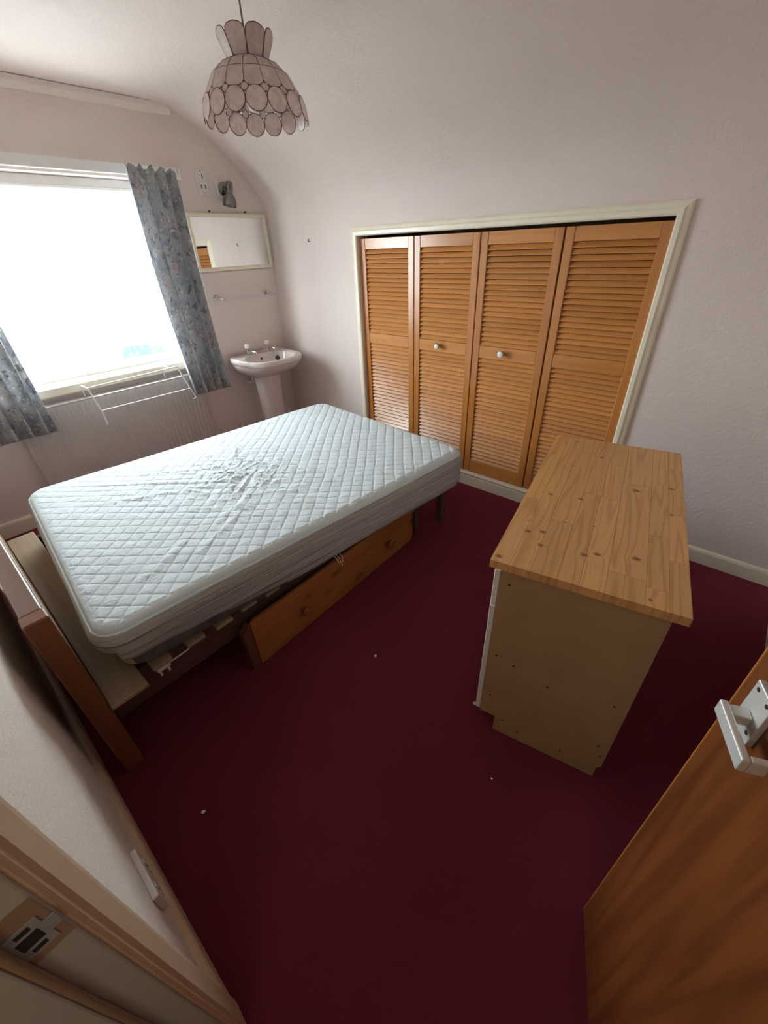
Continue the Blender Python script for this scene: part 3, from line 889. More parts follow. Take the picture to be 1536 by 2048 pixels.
# ------------------------------------------------------------------ washbasin
bs = thing('washbasin', 'white pedestal washbasin in the corner under the mirror', 'washbasin', (XL + 0.007, 2.165, 0.0))
def basin():
    ZR = 0.838
    N = 72
    hw, dep = 0.272, 0.50
    def outline(k, sx=1.0, sy=1.0, back=0.0):
        """D-shaped outline: flat along the wall, bowed in front"""
        a = 2 * PI * k / N
        c, s = math.cos(a), math.sin(a)
        e = 0.62 if c > 0 else 0.34
        px = math.copysign(abs(c) ** e, c)
        py = math.copysign(abs(s) ** (0.62), s)
        cx = 0.20
        X = cx + (px * (dep - cx) if c > 0 else px * (cx - back)) * sx
        return X, py * hw * sy
    rows_ = []
    def ring(f, z):
        rows_.append([bm.verts.new((f(k)[0], f(k)[1], z(f(k)[0], f(k)[1]) if callable(z) else z)) for k in range(N)])
    bm = bmesh.new()
    def body(s, z, shift=0.0, bk=0.003):
        ring(lambda k: (bk + (outline(k)[0] - bk) * s + shift, outline(k)[1] * s), z)
    body(0.36, 0.655, 0.03)
    body(0.55, 0.672, 0.02)
    body(0.76, 0.705, 0.01)
    body(0.90, 0.745)
    body(0.965, 0.785)
    body(0.972, 0.795)
    body(0.995, 0.800)
    body(1.0, 0.812)
    body(1.0, 0.830)
    body(0.985, ZR)
    body(0.955, ZR + 0.001)
    # bowl
    def bowl(s, z):
        ring(lambda k: (0.288 + 0.182 * s * math.copysign(abs(math.cos(2 * PI * k / N)) ** 0.85, math.cos(2 * PI * k / N)), 0.222 * s * math.copysign(abs(math.sin(2 * PI * k / N)) ** 0.85, math.sin(2 * PI * k / N))), z)
    bowl(1.0, ZR - 0.002)
    bowl(0.96, ZR - 0.014)
    bowl(0.90, ZR - 0.05)
    bowl(0.78, ZR - 0.095)
    bowl(0.50, ZR - 0.128)
    bowl(0.12, ZR - 0.140)
    for a, b in zip(rows_, rows_[1:]):
        for k in range(N):
            bm.faces.new((a[k], a[(k + 1) % N], b[(k + 1) % N], b[k]))
    bm.faces.new(rows_[0][::-1]); bm.faces.new(rows_[-1])
    bmesh.ops.remove_doubles(bm, verts=bm.verts, dist=1e-5)
    o = link('basin', bm_mesh(bm, 'basin'), 'ceramic', bs)
    smooth_angle(o, 50)
    # pedestal
    bm = bmesh.new()
    rr = []
    for z, w, d in ((0.0, 0.105, 0.115), (0.02, 0.104, 0.114), (0.05, 0.092, 0.10), (0.25, 0.088, 0.094), (0.50, 0.094, 0.10), (0.66, 0.105, 0.11), (0.700, 0.112, 0.118)):
        rr.append([bm.verts.new((0.225 + d * math.copysign(abs(math.cos(2 * PI * k / 40)) ** 0.7, math.cos(2 * PI * k / 40)), -0.03 + w * math.copysign(abs(math.sin(2 * PI * k / 40)) ** 0.7, math.sin(2 * PI * k / 40)), z)) for k in range(40)])
    for a, b in zip(rr, rr[1:]):
        for k in range(40):
            bm.faces.new((a[k], a[(k + 1) % 40], b[(k + 1) % 40], b[k]))
    bm.faces.new(rr[0][::-1]); bm.faces.new(rr[-1])
    o = link('pedestal', bm_mesh(bm, 'pedestal'), 'ceramic', bs)
    smooth_angle(o, 50)
    for yy in (-0.085, 0.120):
        px = 0.085
        T = Matrix.Translation((px, yy, ZR))
        t_ = lathe('tap', 'chrome', bs, [(0.0, 0), (0.022, 0), (0.022, 0.005), (0.014, 0.010), (0.013, 0.040), (0.016, 0.044), (0.016, 0.050), (0.0, 0.052)], 18, T)
        tube('spout', 'chrome', t_, [(px, yy, ZR + 0.024), (px + 0.05, yy + 0.012, ZR + 0.034), (px + 0.085, yy + 0.02, ZR + 0.030), (px + 0.095, yy + 0.022, ZR + 0.014)], [0.011, 0.010, 0.010, 0.009], 10)
        lathe('tap_head', 'acrylic', t_, [(0.0, 0.050), (0.014, 0.052), (0.023, 0.060), (0.024, 0.082), (0.019, 0.092), (0.0, 0.096)], 10, T, smooth=False)
    # overflow, plug on its chain
    lathe('overflow', 'dark', bs, [(0.0, 0), (0.010, 0), (0.010, 0.002), (0.0, 0.0025)], 14, Matrix.Translation((0.128, 0.01, 0.795)) @ Matrix.Rotation(math.radians(68), 4, 'Y'))
    ch = tube('plug_chain', 'chrome', bs, [(0.11, 0.130, ZR + 0.002), (0.135, 0.134, ZR - 0.001), (0.168, 0.134, 0.822), (0.186, 0.133, 0.806)], 0.0022, 6)
    lathe('plug', 'dark', ch, [(0.0, 0), (0.019, 0), (0.021, 0.004), (0.021, 0.010), (0.012, 0.013), (0.0, 0.013)], 18, Matrix.Translation((0.190, 0.133, 0.786)) @ Matrix.Rotation(math.radians(58), 4, 'Y'))
    tube('waste_pipe', 'white_plastic', bs, [(0.12, -0.115, 0.66), (0.12, -0.115, 0.62), (0.06, -0.115, 0.60), (0.016, -0.115, 0.60)], 0.010, 8)
    tube('water_pipe', 'chrome', bs, [(0.02, 0.08, 0.655), (0.05, 0.16, 0.66), (0.05, 0.22, 0.665), (0.014, 0.24, 0.665)], 0.0075, 8)
basin()

# ------------------------------------------------------------------ pendant lamp of capiz shell
pend = thing('pendant_lamp', 'capiz shell pendant lamp shade hanging on a cord', 'pendant lamp', (-1.700, 1.262, 2.44))
def pendant():
    zb = -2.44
    wires = bmesh.new()
    def surf(prof_):
        def f(t):
            for (t0, r0, z0), (t1, r1, z1) in zip(prof_, prof_[1:]):
                if t <= t1 or (t1, r1, z1) == prof_[-1]:
                    s = (t - t0) / (t1 - t0)
                    return r0 + (r1 - r0) * s, z0 + (z1 - z0) * s + zb
        return f
    dome = surf([(0, 0.066, 2.163), (0.2, 0.088, 2.157), (0.45, 0.116, 2.140), (0.7, 0.138, 2.118), (1.0, 0.158, 2.088), (1.2, 0.168, 2.066), (1.5, 0.177, 2.045), (2.0, 0.186, 1.995), (3.0, 0.195, 1.905)])
    N = 16
    dA = 2 * PI / N
    def piece(name, outline, wire=True, off=0.0):
        """outline of (angle, t) on the dome, a thin shell with a wire round it"""
        bm = bmesh.new()
        pts = []
        for a, t in outline:
            r, z = dome(t)
            pts.append(Vector(((r + off) * math.cos(a), (r + off) * math.sin(a), z)))
        c = sum(pts, Vector()) / len(pts)
        nrm = Vector((c.x, c.y, 0.0)).normalized() * 0.0015
        A = [bm.verts.new(p + nrm) for p in pts]; B = [bm.verts.new(p - nrm) for p in pts]
        mid = Vector((c.x, c.y, 0)).normalized() * 0.004 + c
        ca, cb = bm.verts.new(mid + nrm), bm.verts.new(mid - nrm)
        n = len(pts)
        for i in range(n):
            j = (i + 1) % n
            bm.faces.new((A[i], A[j], ca)); bm.faces.new((B[j], B[i], cb)); bm.faces.new((A[j], A[i], B[i], B[j]))
        link(name, bm_mesh(bm, name), 'shell', pend)
        if wire:
            add_tube(wires, pts, 0.0017, 5, True)
    g = 0.0
    for k in range(N):
        a0 = k * dA
        a1 = a0 + dA
        am = (a0 + a1) / 2
        # upper row of plain panels, middle row with rounded lower ends
        piece('shell_panel', [(a0, 0.02), (am, 0.02), (a1, 0.02), (a1, 0.35), (a1, 0.66), (am, 0.66), (a0, 0.66), (a0, 0.35)])
        piece('shell_panel', [(a0, 0.66), (am, 0.66), (a1, 0.66), (a1, 1.08)] + [(am + dA / 2 * math.cos(q), 1.08 + 0.15 * math.sin(q)) for q in (PI * .2, PI * .4, PI * .5, PI * .6, PI * .8)] + [(a0, 1.08)])
        # small roundels between the rows
        def disc(ac, tc, w, h, name, tilt=0.0, n=20):
            r, z = dome(tc)
            r2, z2 = dome(tc + 0.1)
            dn = Vector((math.cos(ac) * (r2 - r), math.sin(ac) * (r2 - r), z2 - z)).normalized()
            tg = Vector((-math.sin(ac), math.cos(ac), 0))
            out = tg.cross(dn).normalized()
            if out.dot(Vector((math.cos(ac), math.sin(ac), 0))) < 0: out = -out
            c = Vector((r * math.cos(ac), r * math.sin(ac), z)) + out * tilt
            pts = [c + tg * (w * math.cos(2 * PI * i / n)) + dn * (h * math.sin(2 * PI * i / n)) for i in range(n)]
            bm = bmesh.new()
            A = [bm.verts.new(p + out * 0.0012) for p in pts]; B = [bm.verts.new(p - out * 0.0012) for p in pts]
            bm.faces.new(A); bm.faces.new(B[::-1])
            for i in range(n):
                j = (i + 1) % n
                bm.faces.new((A[j], A[i], B[i], B[j]))
            link(name, bm_mesh(bm, name), 'shell', pend)
            add_tube(wires, pts, 0.0017, 5, True)
        disc(a0, 1.275, 0.0125, 0.0125, 'shell_roundel', n=12)
        disc(am, 1.640, 0.0350, 0.0345, 'shell_disc', 0.001)
    # crown of petals
    NP = 8
    for k in range(NP):
        a0 = k * 2 * PI / NP + 0.18
        w = 2 * PI / NP
        am = a0 + w / 2
        def cr(a, s):
            # straight chords keep each petal flat
            r = 0.062 + 0.030 * s
            z = 2.163 + 0.070 * s + zb
            u = (a - am)
            return Vector((r * math.cos(am) - r * math.sin(am) * math.tan(u), r * math.sin(am) + r * math.cos(am) * math.tan(u), z))
        ol = [cr(a0 + w * 0.06, 0), cr(a0 + w * 0.94, 0), cr(a0 + w * 0.99, 0.45), cr(a0 + w * 0.97, 0.74)] + [cr(am + w * 0.47 * math.cos(q), 0.74 + 0.26 * math.sin(q)) for q in (PI * .15, PI * .3, PI * .5, PI * .7, PI * .85)] + [cr(a0 + w * 0.03, 0.74), cr(a0 + w * 0.01, 0.45)]
        bm = bmesh.new()
        nr = Vector((math.cos(am), math.sin(am), -0.3)).normalized() * 0.0012
        A = [bm.verts.new(p + nr) for p in ol]; B = [bm.verts.new(p - nr) for p in ol]
        bm.faces.new(A); bm.faces.new(B[::-1])
        n = len(ol)
        for i in range(n):
            bm.faces.new((A[(i + 1) % n], A[i], B[i], B[(i + 1) % n]))
        link('shell_petal', bm_mesh(bm, 'shell_petal'), 'shell', pend)
        add_tube(wires, ol, 0.0017, 5, True)
    o = link('wire_frame', bm_mesh(wires, 'wire_frame'), 'brass_wire', pend, smooth=True)
    tube('cord', 'cord', pend, [(0, 0, -0.02), (0, 0, -0.265)], 0.0032, 8)
    lathe('ceiling_rose', 'white_plastic', pend, [(0.0, 0.0), (0.045, 0.0), (0.045, -0.010), (0.022, -0.026), (0.0, -0.028)], 24)
    lh = lathe('lamp_holder', 'white_plastic', pend, [(0.0, -0.262), (0.012, -0.264), (0.020, -0.282), (0.020, -0.322), (0.0, -0.323)], 18)
    lathe('bulb', 'acrylic', lh, [(0.0, -0.323), (0.014, -0.324), (0.028, -0.360), (0.030, -0.380), (0.022, -0.403), (0.0, -0.411)], 18)
    box('spider', 'brass_wire', pend, -0.062, 0.062, -0.002, 0.002, -0.2805, -0.2775)
    box('spider', 'brass_wire', pend, -0.002, 0.002, -0.062, 0.062, -0.2805, -0.2775)
pendant()

# ------------------------------------------------------------------ bed frame
bed = thing('bed_frame', 'orange pine bed frame with slatted base and headboard', 'bed frame', (-1.98, 0.98, 0.0))
BX, BY = 1.98, -0.98
def bbox(name, mat, x0, x1, y0, y1, z0, z1, bev=0.004):
    return box(name, mat, bed, x0 + BX, x1 + BX, y0 + BY, y1 + BY, z0, z1, bev)
hy0, hy1 = -0.084, -0.022
bbox('headboard_post', 'bed_pine', -1.305, -1.250, hy0, hy1, 0, 0.775)
bbox('headboard_post', 'bed_pine', -2.735, -2.680, hy0, hy1, 0, 0.775)
bbox('headboard_rail', 'bed_pine_x', -2.678, -1.307, hy0 + 0.004, hy1 - 0.004, 0.69, 0.772)
bbox('headboard_rail', 'bed_pine_x', -2.678, -1.307, hy0 + 0.012, hy1 - 0.002, 0.19, 0.33)
bbox('headboard_panel', 'slat_raw', -2.678, -1.307, hy0 + 0.020, hy1 - 0.002, 0.331, 0.689)
bbox('side_rail', 'bed_brown', -1.352, -1.326, -0.020, 1.985, 0.185, 0.340)
bbox('side_rail', 'bed_brown', -2.670, -2.644, -0.020, 1.985, 0.185, 0.340)
bbox('foot_rail', 'bed_brown', -2.640, -1.332, 1.986, 2.012, 0.185, 0.340)
bbox('leg', 'bed_brown', -1.330, -1.284, 1.985, 2.035, 0.0, 0.340)
bbox('leg', 'bed_brown', -2.690, -2.644, 1.985, 2.035, 0.0, 0.340)
bbox('leg', 'bed_brown', -1.360, -1.326, 1.752, 1.790, 0.0, 0.184)
ys = [0.170, 0.302, 0.420] + [0.420 + 0.118 * k for k in range(1, 13)]
for k, yc in enumerate(ys):
    bbox('slat', 'slat_raw', -2.660, -1.270 + random.uniform(-.006, .006), yc - 0.036, yc + 0.036, 0.3405, 0.358, 0.002)
# the wide loose first slat
bm = bmesh.new()
add_box(bm, -0.735, 0.735, -0.060, 0.060, 0, 0.0175, 0.003)
s = link('slat', bm_mesh(bm, 'slat'), 'slat_raw', bed, (-1.962 + BX, 0.0390 + BY, 0.3405))
s.rotation_euler = (0, 0, 0)

# ------------------------------------------------------------------ mattress
mat_o = thing('mattress', 'double mattress in a white quilted protector, lying askew on the bed', 'mattress', (-1.872, 1.048, 0.360), math.radians(-4.9))
def mattress():
    hx, hy, H = 0.680, 0.955, 0.243
    cr_ = 0.085
    nx, ny = 360, 500
    xs = np.linspace(-hx, hx, nx + 1)
    ysn = np.linspace(-hy, hy, ny + 1)
    Xg, Yg = np.meshgrid(xs, ysn, indexing='ij')
    def roundc(X, Y, r):
        ax, ay = np.abs(X) - (hx - r), np.abs(Y) - (hy - r)
        m_ = (ax > 0) & (ay > 0)
        a = np.clip(ax / r, 0, 1); b = np.clip(ay / r, 0, 1)
        nx_ = (hx - r) + r * a * np.sqrt(np.maximum(0, 1 - b * b / 2))
        ny_ = (hy - r) + r * b * np.sqrt(np.maximum(0, 1 - a * a / 2))
        return np.where(m_, np.sign(X) * nx_, X), np.where(m_, np.sign(Y) * ny_, Y)
    Xr, Yr = roundc(Xg, Yg, cr_)
    # distance to the rounded outline
    qx, qy = np.abs(Xr) - (hx - cr_), np.abs(Yr) - (hy - cr_)
    outd = np.sqrt(np.maximum(qx, 0) ** 2 + np.maximum(qy, 0) ** 2) + np.minimum(np.maximum(qx, qy), 0) - cr_
    d = np.maximum(0, -outd)
    # wrinkle field around the middle of the bed (bunched protector)
    def world_noise(fx, fy, seed, X, Y):
        out = np.zeros(X.shape)
        it = np.nditer([X, Y], flags=['multi_index'])
        for a, b in it:
            out[it.multi_index] = noise.noise((float(a) * fx, float(b) * fy, seed))
        return out
    sub = 4
    Xs, Ys = Xr[::sub, ::sub], Yr[::sub, ::sub]
    def up(A):
        gx = np.linspace(0, A.shape[0] - 1, nx + 1); gy = np.linspace(0, A.shape[1] - 1, ny + 1)
        B = np.stack([np.interp(gx, np.arange(A.shape[0]), A[:, c]) for c in range(A.shape[1])], 1)
        return np.stack([np.interp(gy, np.arange(A.shape[1]), B[c]) for c in range(B.shape[0])], 0)
    w1 = up(world_noise(7, 7, 1.3, Xs, Ys))
    w2 = up(world_noise(14, 14, 4.1, Xs, Ys))
    w3 = up(world_noise(2.2, 2.2, 8.2, Xs, Ys))
    # quilting lines, warped a little
    per = 0.0755
    cxw, cyw = 0.03, -0.11
    R = np.sqrt(((Xr - cxw) / 0.42) ** 2 + ((Yr - cyw) / 0.36) ** 2)
    core = np.exp(-R ** 2)
    warp = 0.006 * w1 + 0.012 * w3 + 0.012 * core * w2
    U = (Xr + Yr + warp) / per
    V = (Xr - Yr + warp * 0.7) / per
    q = np.abs(np.sin(PI * U)) * np.abs(np.sin(PI * V))
    l1 = np.minimum(1, np.abs(np.sin(PI * U)) / 0.20); l2 = np.minimum(1, np.abs(np.sin(PI * V)) / 0.20)
    puff = 0.0046 * np.sqrt(np.minimum(l1, l2)) + 0.0020 * q ** 0.5
    inner = np.clip((d - 0.014) / 0.02, 0, 1)
    z = H + puff * inner
    # bunched folds: ridged noise stretched across the pull direction
    ang = np.arctan2(Yr - cyw, Xr - cxw)
    ca, sa = math.cos(math.radians(28)), math.sin(math.radians(28))
    A1 = Xr * ca + Yr * sa; A2 = -Xr * sa + Yr * ca
    As, Bs = A1[::sub, ::sub], A2[::sub, ::sub]
    rid = 1 - np.abs(up(world_noise(6.5, 24, 2.2, As, Bs)))
    rid2 = 1 - np.abs(up(world_noise(26, 9, 6.6, As, Bs)))
    z += 0.009 * core * (rid ** 4) + 0.009 * np.exp(-(R / 0.5) ** 2) * rid2 ** 4
    # long pulled creases running out to the sides
    for (x0, y0, x1, y1, hgt, wd) in ((0.05, -0.15, -0.52, -0.74, 0.007, 0.016), (0.02, -0.22, -0.30, -0.83, 0.006, 0.018), (-0.12, -0.05, -0.46, -0.55, 0.007, 0.014),
                                      (0.16, -0.05, 0.40, -0.50, 0.007, 0.020), (0.22, -0.12, 0.56, -0.62, 0.006, 0.018), (0.12, 0.06, 0.32, 0.30, 0.006, 0.014), (-0.20, -0.05, -0.42, 0.10, 0.009, 0.014),
                                      (-0.05, 0.02, -0.30, -0.04, 0.010, 0.013), (0.10, -0.02, -0.12, -0.16, 0.010, 0.014), (0.36, -0.52, 0.52, -0.80, 0.008, 0.020)):
        dx, dy = x1 - x0, y1 - y0
        L = math.hypot(dx, dy)
        tt = ((Xr - x0) * dx + (Yr - y0) * dy) / L ** 2
        off = ((Xr - x0) * dy - (Yr - y0) * dx) / L + 0.018 * w1 + 0.010 * w2
        z += 0.7 * hgt * np.exp(-(off / wd) ** 2) * np.clip(np.sin(PI * np.clip(tt, 0, 1)), 0, 1)
    z += 0.006 * w3 - 0.010 * np.exp(-((Xr) / 0.5) ** 2 - ((Yr) / 0.7) ** 2)
    z += 0.0022 * w2 * inner
    # rolled top edge
    fr = 0.022
    e = np.clip(d / fr, 0, 1)
    z -= fr * (1 - np.sqrt(np.maximum(0, 1 - (1 - e) ** 2)))
    verts = np.stack([Xr, Yr, z], -1).reshape(-1, 3)
    idx = np.arange((nx + 1) * (ny + 1)).reshape(nx + 1, ny + 1)
    f = np.stack([idx[:-1, :-1], idx[1:, :-1], idx[1:, 1:], idx[:-1, 1:]], -1).reshape(-1, 4)
    me = bpy.data.meshes.new('quilted_top')
    me.from_pydata(verts.tolist(), [], f.tolist())
    o = link('quilted_top', me, 'quilt', mat_o, smooth=True)
    # skirt: from the top edge down, pulled in under the mattress
    loop = list(idx[:, 0]) + list(idx[-1, 1:]) + list(idx[-2::-1, -1]) + list(idx[0, -2:0:-1])
    rim = [verts[i] for i in loop]
    nl = len(rim)
    prof_ = [(0.0, 0.0, 0.0), (0.0, 0.006, 0.002), (0.15, 0.018, 0.004), (0.30, 0.020, 0.006), (0.45, 0.018, 0.006), (0.55, 0.014, 0.008), (0.62, 0.018, 0.008), (0.70, 0.012, 0.010), (0.78, 0.016, 0.010), (0.86, 0.006, 0.008), (0.93, 0.002, 0.006), (0.98, -0.008, 0.004), (1.0, -0.020, 0.0)]
    vv, ff = [], []
    peri = 0.0
    for k, p in enumerate(rim):
        if k:
            peri += float(np.linalg.norm(p[:2] - rim[k - 1][:2]))
        px, py = float(p[0]), float(p[1])
        qx_, qy_ = abs(px) - (hx - cr_), abs(py) - (hy - cr_)
        if qx_ > 0 and qy_ > 0:
            nn = Vector((math.copysign(qx_, px), math.copysign(qy_, py))).normalized()
        elif qx_ > qy_:
            nn = Vector((math.copysign(1, px), 0))
        else:
            nn = Vector((0, math.copysign(1, py)))
        # hem is higher near the head end, where the grey border shows
        near = 1 if px > 0 else 0
        hem = 0.022
        if py < -0.2:
            hem += 0.062 * min(1, (-0.2 - py) / 0.60)
        if nn.y < -0.5:
            hem += 0.045 + 0.02 * noise.noise((px * 6, 0, 3))
        hem += 0.004 * noise.noise((px * 9, py * 9, 1))
        ztop = float(p[2])
        for s, bulge, wob in prof_:
            zz = ztop + (hem - ztop) * s
            w = wob * 0.9 * noise.noise((peri * 1.6, s * 14, 5)) + wob * 0.35 * noise.noise((peri * 7, s * 9, 9))
            b = bulge + w
            vv.append((px + nn.x * b, py + nn.y * b, zz))
    ns = len(prof_)
    for k in range(nl):
        k2 = (k + 1) % nl
        for j in range(ns - 1):
            ff.append((k * ns + j, k * ns + j + 1, k2 * ns + j + 1, k2 * ns + j))
    me = bpy.data.meshes.new('protector_skirt')
    me.from_pydata(vv, [], ff)
    o = link('protector_skirt', me, 'skirt', mat_o, smooth=True)
    # piping cord round the top seam
    pts = []
    for k in range(0, nl, 3):
        v = Vector(vv[k * ns])
        c = Vector((v.x, v.y, v.z))
        pts.append(c + Vector((v.x / hx, v.y / hy, 0)) * 0.002)
    tube('piping', 'quilt', mat_o, pts, 0.0055, 6, True)
    # mattress itself under the protector
    bm = bmesh.new()
    rr = []
    nseg = 12
    def rect(ins, r, zz):
        ring = []
        for (sx, sy, a0) in ((1, 1, 0), (-1, 1, PI / 2), (-1, -1, PI), (1, -1, 3 * PI / 2)):
            for q in range(nseg + 1):
                a = a0 + PI / 2 * q / nseg
                ring.append(bm.verts.new((sx * (hx - ins - r) + r * math.cos(a), sy * (hy - ins - r) + r * math.sin(a), zz)))
        return ring
    for ins, zz in ((0.055, 0.0), (0.040, 0.006), (0.030, 0.02), (0.024, 0.06), (0.03, 0.205)):
        rr.append(rect(ins, cr_, zz))
    for a, b in zip(rr, rr[1:]):
        n = len(a)
        for k in range(n):
            bm.faces.new((a[k], a[(k + 1) % n], b[(k + 1) % n], b[k]))
    bm.faces.new(rr[0][::-1]); bm.faces.new(rr[-1])
    me = bm_mesh(bm, 'mattress_core')
    me.materials.append(M['mattress_grey']); me.materials.append(M['mattress_tan'])
    for p in me.polygons:
        if p.normal.y < -0.6:
            p.material_index = 1
    o = link('mattress_core', me, None, mat_o, smooth=True)
    o['label'] = 'grey border fabric showing under the protector'
    th = bmesh.new()
    for (yy, a, b) in ((-0.015, 0.05, 0.01), (-0.028, 0.022, 0.004), (0.004, 0.028, -0.006)):
        add_tube(th, [(0.672, yy, 0.026), (0.688, yy + 0.002, 0.018), (0.700, yy + b, 0.02 - a)], 0.0013, 5)
    link('loose_threads', bm_mesh(th, 'loose_threads'), 'scrap', mat_o)
mattress()

# ------------------------------------------------------------------ under-bed drawer
drw = thing('underbed_drawer', 'orange pine under-bed drawer with two round knobs, standing slightly askew', 'drawer', (-1.262, 0.515, 0.0), math.atan2(0.05, 1.20))
# local: x out into the room is 0 at the front, y along the front
prism('front_panel', 'drawer_pine', drw, [(0.0, 0.008), (1.165, 0.008), (1.19, 0.03), (1.19, 0.235), (1.175, 0.262), (0.02, 0.275), (0.0, 0.262)], 'X', -0.019, 0.0, 0.003)
prism('end_block', 'drawer_dark', drw, [(-0.042, 0.0), (-0.002, 0.0), (-0.002, 0.262), (-0.042, 0.235)], 'X', -0.040, -0.004, 0.002)
for (y0, y1) in ((0.02, 0.034), (1.15, 1.164)):
    box('side_board', 'drawer_dark', drw, -0.60, -0.041, y0, y1, 0.02, 0.165)
box('back_board', 'drawer_dark', drw, -0.614, -0.601, 0.02, 1.164, 0.02, 0.165)
box('bottom_board', 'drawer_dark', drw, -0.60, -0.041, 0.035, 1.149, 0.02, 0.027)
for yy in (0.275, 0.935):
    lathe('knob', 'knob_wood', drw, [(0.0, 0.0), (0.012, 0.0), (0.011, 0.010), (0.013, 0.016), (0.023, 0.022), (0.027, 0.031), (0.024, 0.040), (0.014, 0.045), (0.0, 0.046)], 22, Matrix.Translation((0.0, yy, 0.135)) @ Matrix.Rotation(PI / 2, 4, 'Y'))

# plug and flex hanging under the bed
pg = thing('mains_plug', 'white mains plug with its flex hanging below the bed rail', 'plug', (-1.31, 0.17, 0.30))
box('plug_body', 'white_plastic', pg, -0.012, 0.012, -0.024, 0.026, -0.006, 0.010, 0.004)
for yy in (-0.018, 0.012):
    box('pin', 'white_plastic', pg, -0.004, 0.006, yy, yy + 0.008, -0.030, -0.0055, 0.001)
tube('flex', 'white_plastic', pg, [(0, 0.025, 0.004), (0.004, 0.06, 0.008), (0.004, 0.10, 0.010), (-0.02, 0.14, 0.016), (-0.06, 0.15, 0.02)], 0.0035, 8)

# ------------------------------------------------------------------ kitchen-unit cabinet with pine top
cab = thing('base_cabinet', 'beige base cabinet with a knotty laminated pine top', 'cabinet', (-0.397, 0.884, 0.0), math.radians(11.4))
def cabinet():
    TW, TL, TZ0, TZ1 = 0.492, 1.030, 0.803, 0.830
    fx, bx = 0.032, 0.462          # front and back of the carcass
    y0, y1 = 0.018, 1.012
    # strips of the laminated top with staggered butt joints
    vb = [0.0, 0.055, 0.112, 0.182, 0.2385, 0.300, 0.392, 0.445, TW]
    joints = [[0.40, 0.80], [0.62], [0.29, 0.86], [0.52], [0.51, 0.80], [0.10, 0.66], [0.075, 0.335, 0.70], [0.22, 0.49, 0.67, 0.85]]
    for i in range(8):
        cuts = [0.0] + joints[i] + [TL]
        for a, b in zip(cuts, cuts[1:]):
            bm = bmesh.new()
            g = 0.00022
            add_box(bm, vb[i] + (g if i else 0), vb[i + 1] - (g if i < 7 else 0), a + (g if a else 0), b - (g if b < TL else 0), TZ0, TZ1, 0.0006)
            lay = bm.verts.layers.float_vector.new('toppos')
            for v in bm.verts:
                v[lay] = v.co
            link('top_plank', bm_mesh(bm, 'top_plank'), 'top', cab)
    # end panel with the toe-kick notch at the front bottom and a scribe notch at the back
    endp = [(fx, 0.085), (fx + 0.058, 0.085), (fx + 0.058, 0.0), (bx - 0.012, 0.0), (bx - 0.012, 0.060), (bx, 0.075), (bx, TZ0 - 0.0005), (fx, TZ0 - 0.0005)]
    e1 = prism('end_panel', 'chipboard', cab, endp, 'Y', y0, y0 + 0.016)
    prism('end_panel', 'chipboard', cab, endp, 'Y', y1 - 0.016, y1)
    box('back_panel', 'chipboard', cab, bx - 0.012, bx - 0.004, y0 + 0.0165, y1 - 0.0165, 0.075, TZ0 - 0.001)
    box('base_board', 'chipboard', cab, fx, bx - 0.013, y0 + 0.0165, y1 - 0.0165, 0.086, 0.102)
    box('plinth', 'chipboard', cab, fx + 0.058, fx + 0.072, y0 + 0.0165, y1 - 0.0165, 0.0, 0.085)
    # white fronts, seen edge on: drawer over door, two bays
    for (a, b) in ((y0 + 0.001, 0.513), (0.517, y1 - 0.001)):
        dr = box('drawer_front', 'white_plastic', cab, fx - 0.019, fx - 0.001, a, b, 0.640, 0.783, 0.002)
        tube('handle', 'chrome', dr, [(fx - 0.019, (a + b) / 2 - 0.05, 0.71), (fx - 0.040, (a + b) / 2 - 0.045, 0.71), (fx - 0.040, (a + b) / 2 + 0.045, 0.71), (fx - 0.019, (a + b) / 2 + 0.05, 0.71)], 0.004, 8)
        dd = box('door', 'white_plastic', cab, fx - 0.019, fx - 0.001, a, b, 0.092, 0.636, 0.002)
        tube('handle', 'chrome', dd, [(fx - 0.019, b - 0.05, 0.47), (fx - 0.040, b - 0.05, 0.475), (fx - 0.040, b - 0.05, 0.565), (fx - 0.019, b - 0.05, 0.57)], 0.004, 8)
    box('corner_chip', 'white_plastic', cab, fx - 0.030, fx - 0.0195, y0 + 0.002, y0 + 0.012, 0.092, 0.099, 0.002)
    # screw heads on the end panel
    for (x, z) in ((0.062, 0.742), (0.060, 0.42), (0.12, 0.40), (0.235, 0.365), (0.062, 0.20), (0.425, 0.40), (0.43, 0.18), (0.445, 0.13), (0.18, 0.05), (0.33, 0.06), (0.12, 0.08)):
        lathe('screw_head', 'screw', e1, [(0.0, 0), (0.0042, 0), (0.0040, 0.0008), (0.0, 0.0012)], 10, Matrix.Translation((x, y0, z)) @ Matrix.Rotation(PI / 2, 4, 'X'))
cabinet()

# ------------------------------------------------------------------ room door, opened inwards, and its frame
hx_, hy_ = 0.440, -0.132
ex_, ey_ = 0.139, 0.612
dl = math.hypot(ex_ - hx_, ey_ - hy_)
door = struct_root('door_1', (hx_, hy_, 0.008), math.atan2(ey_ - hy_, ex_ - hx_), 'reddish-brown flush wooden room door, opened inwards')
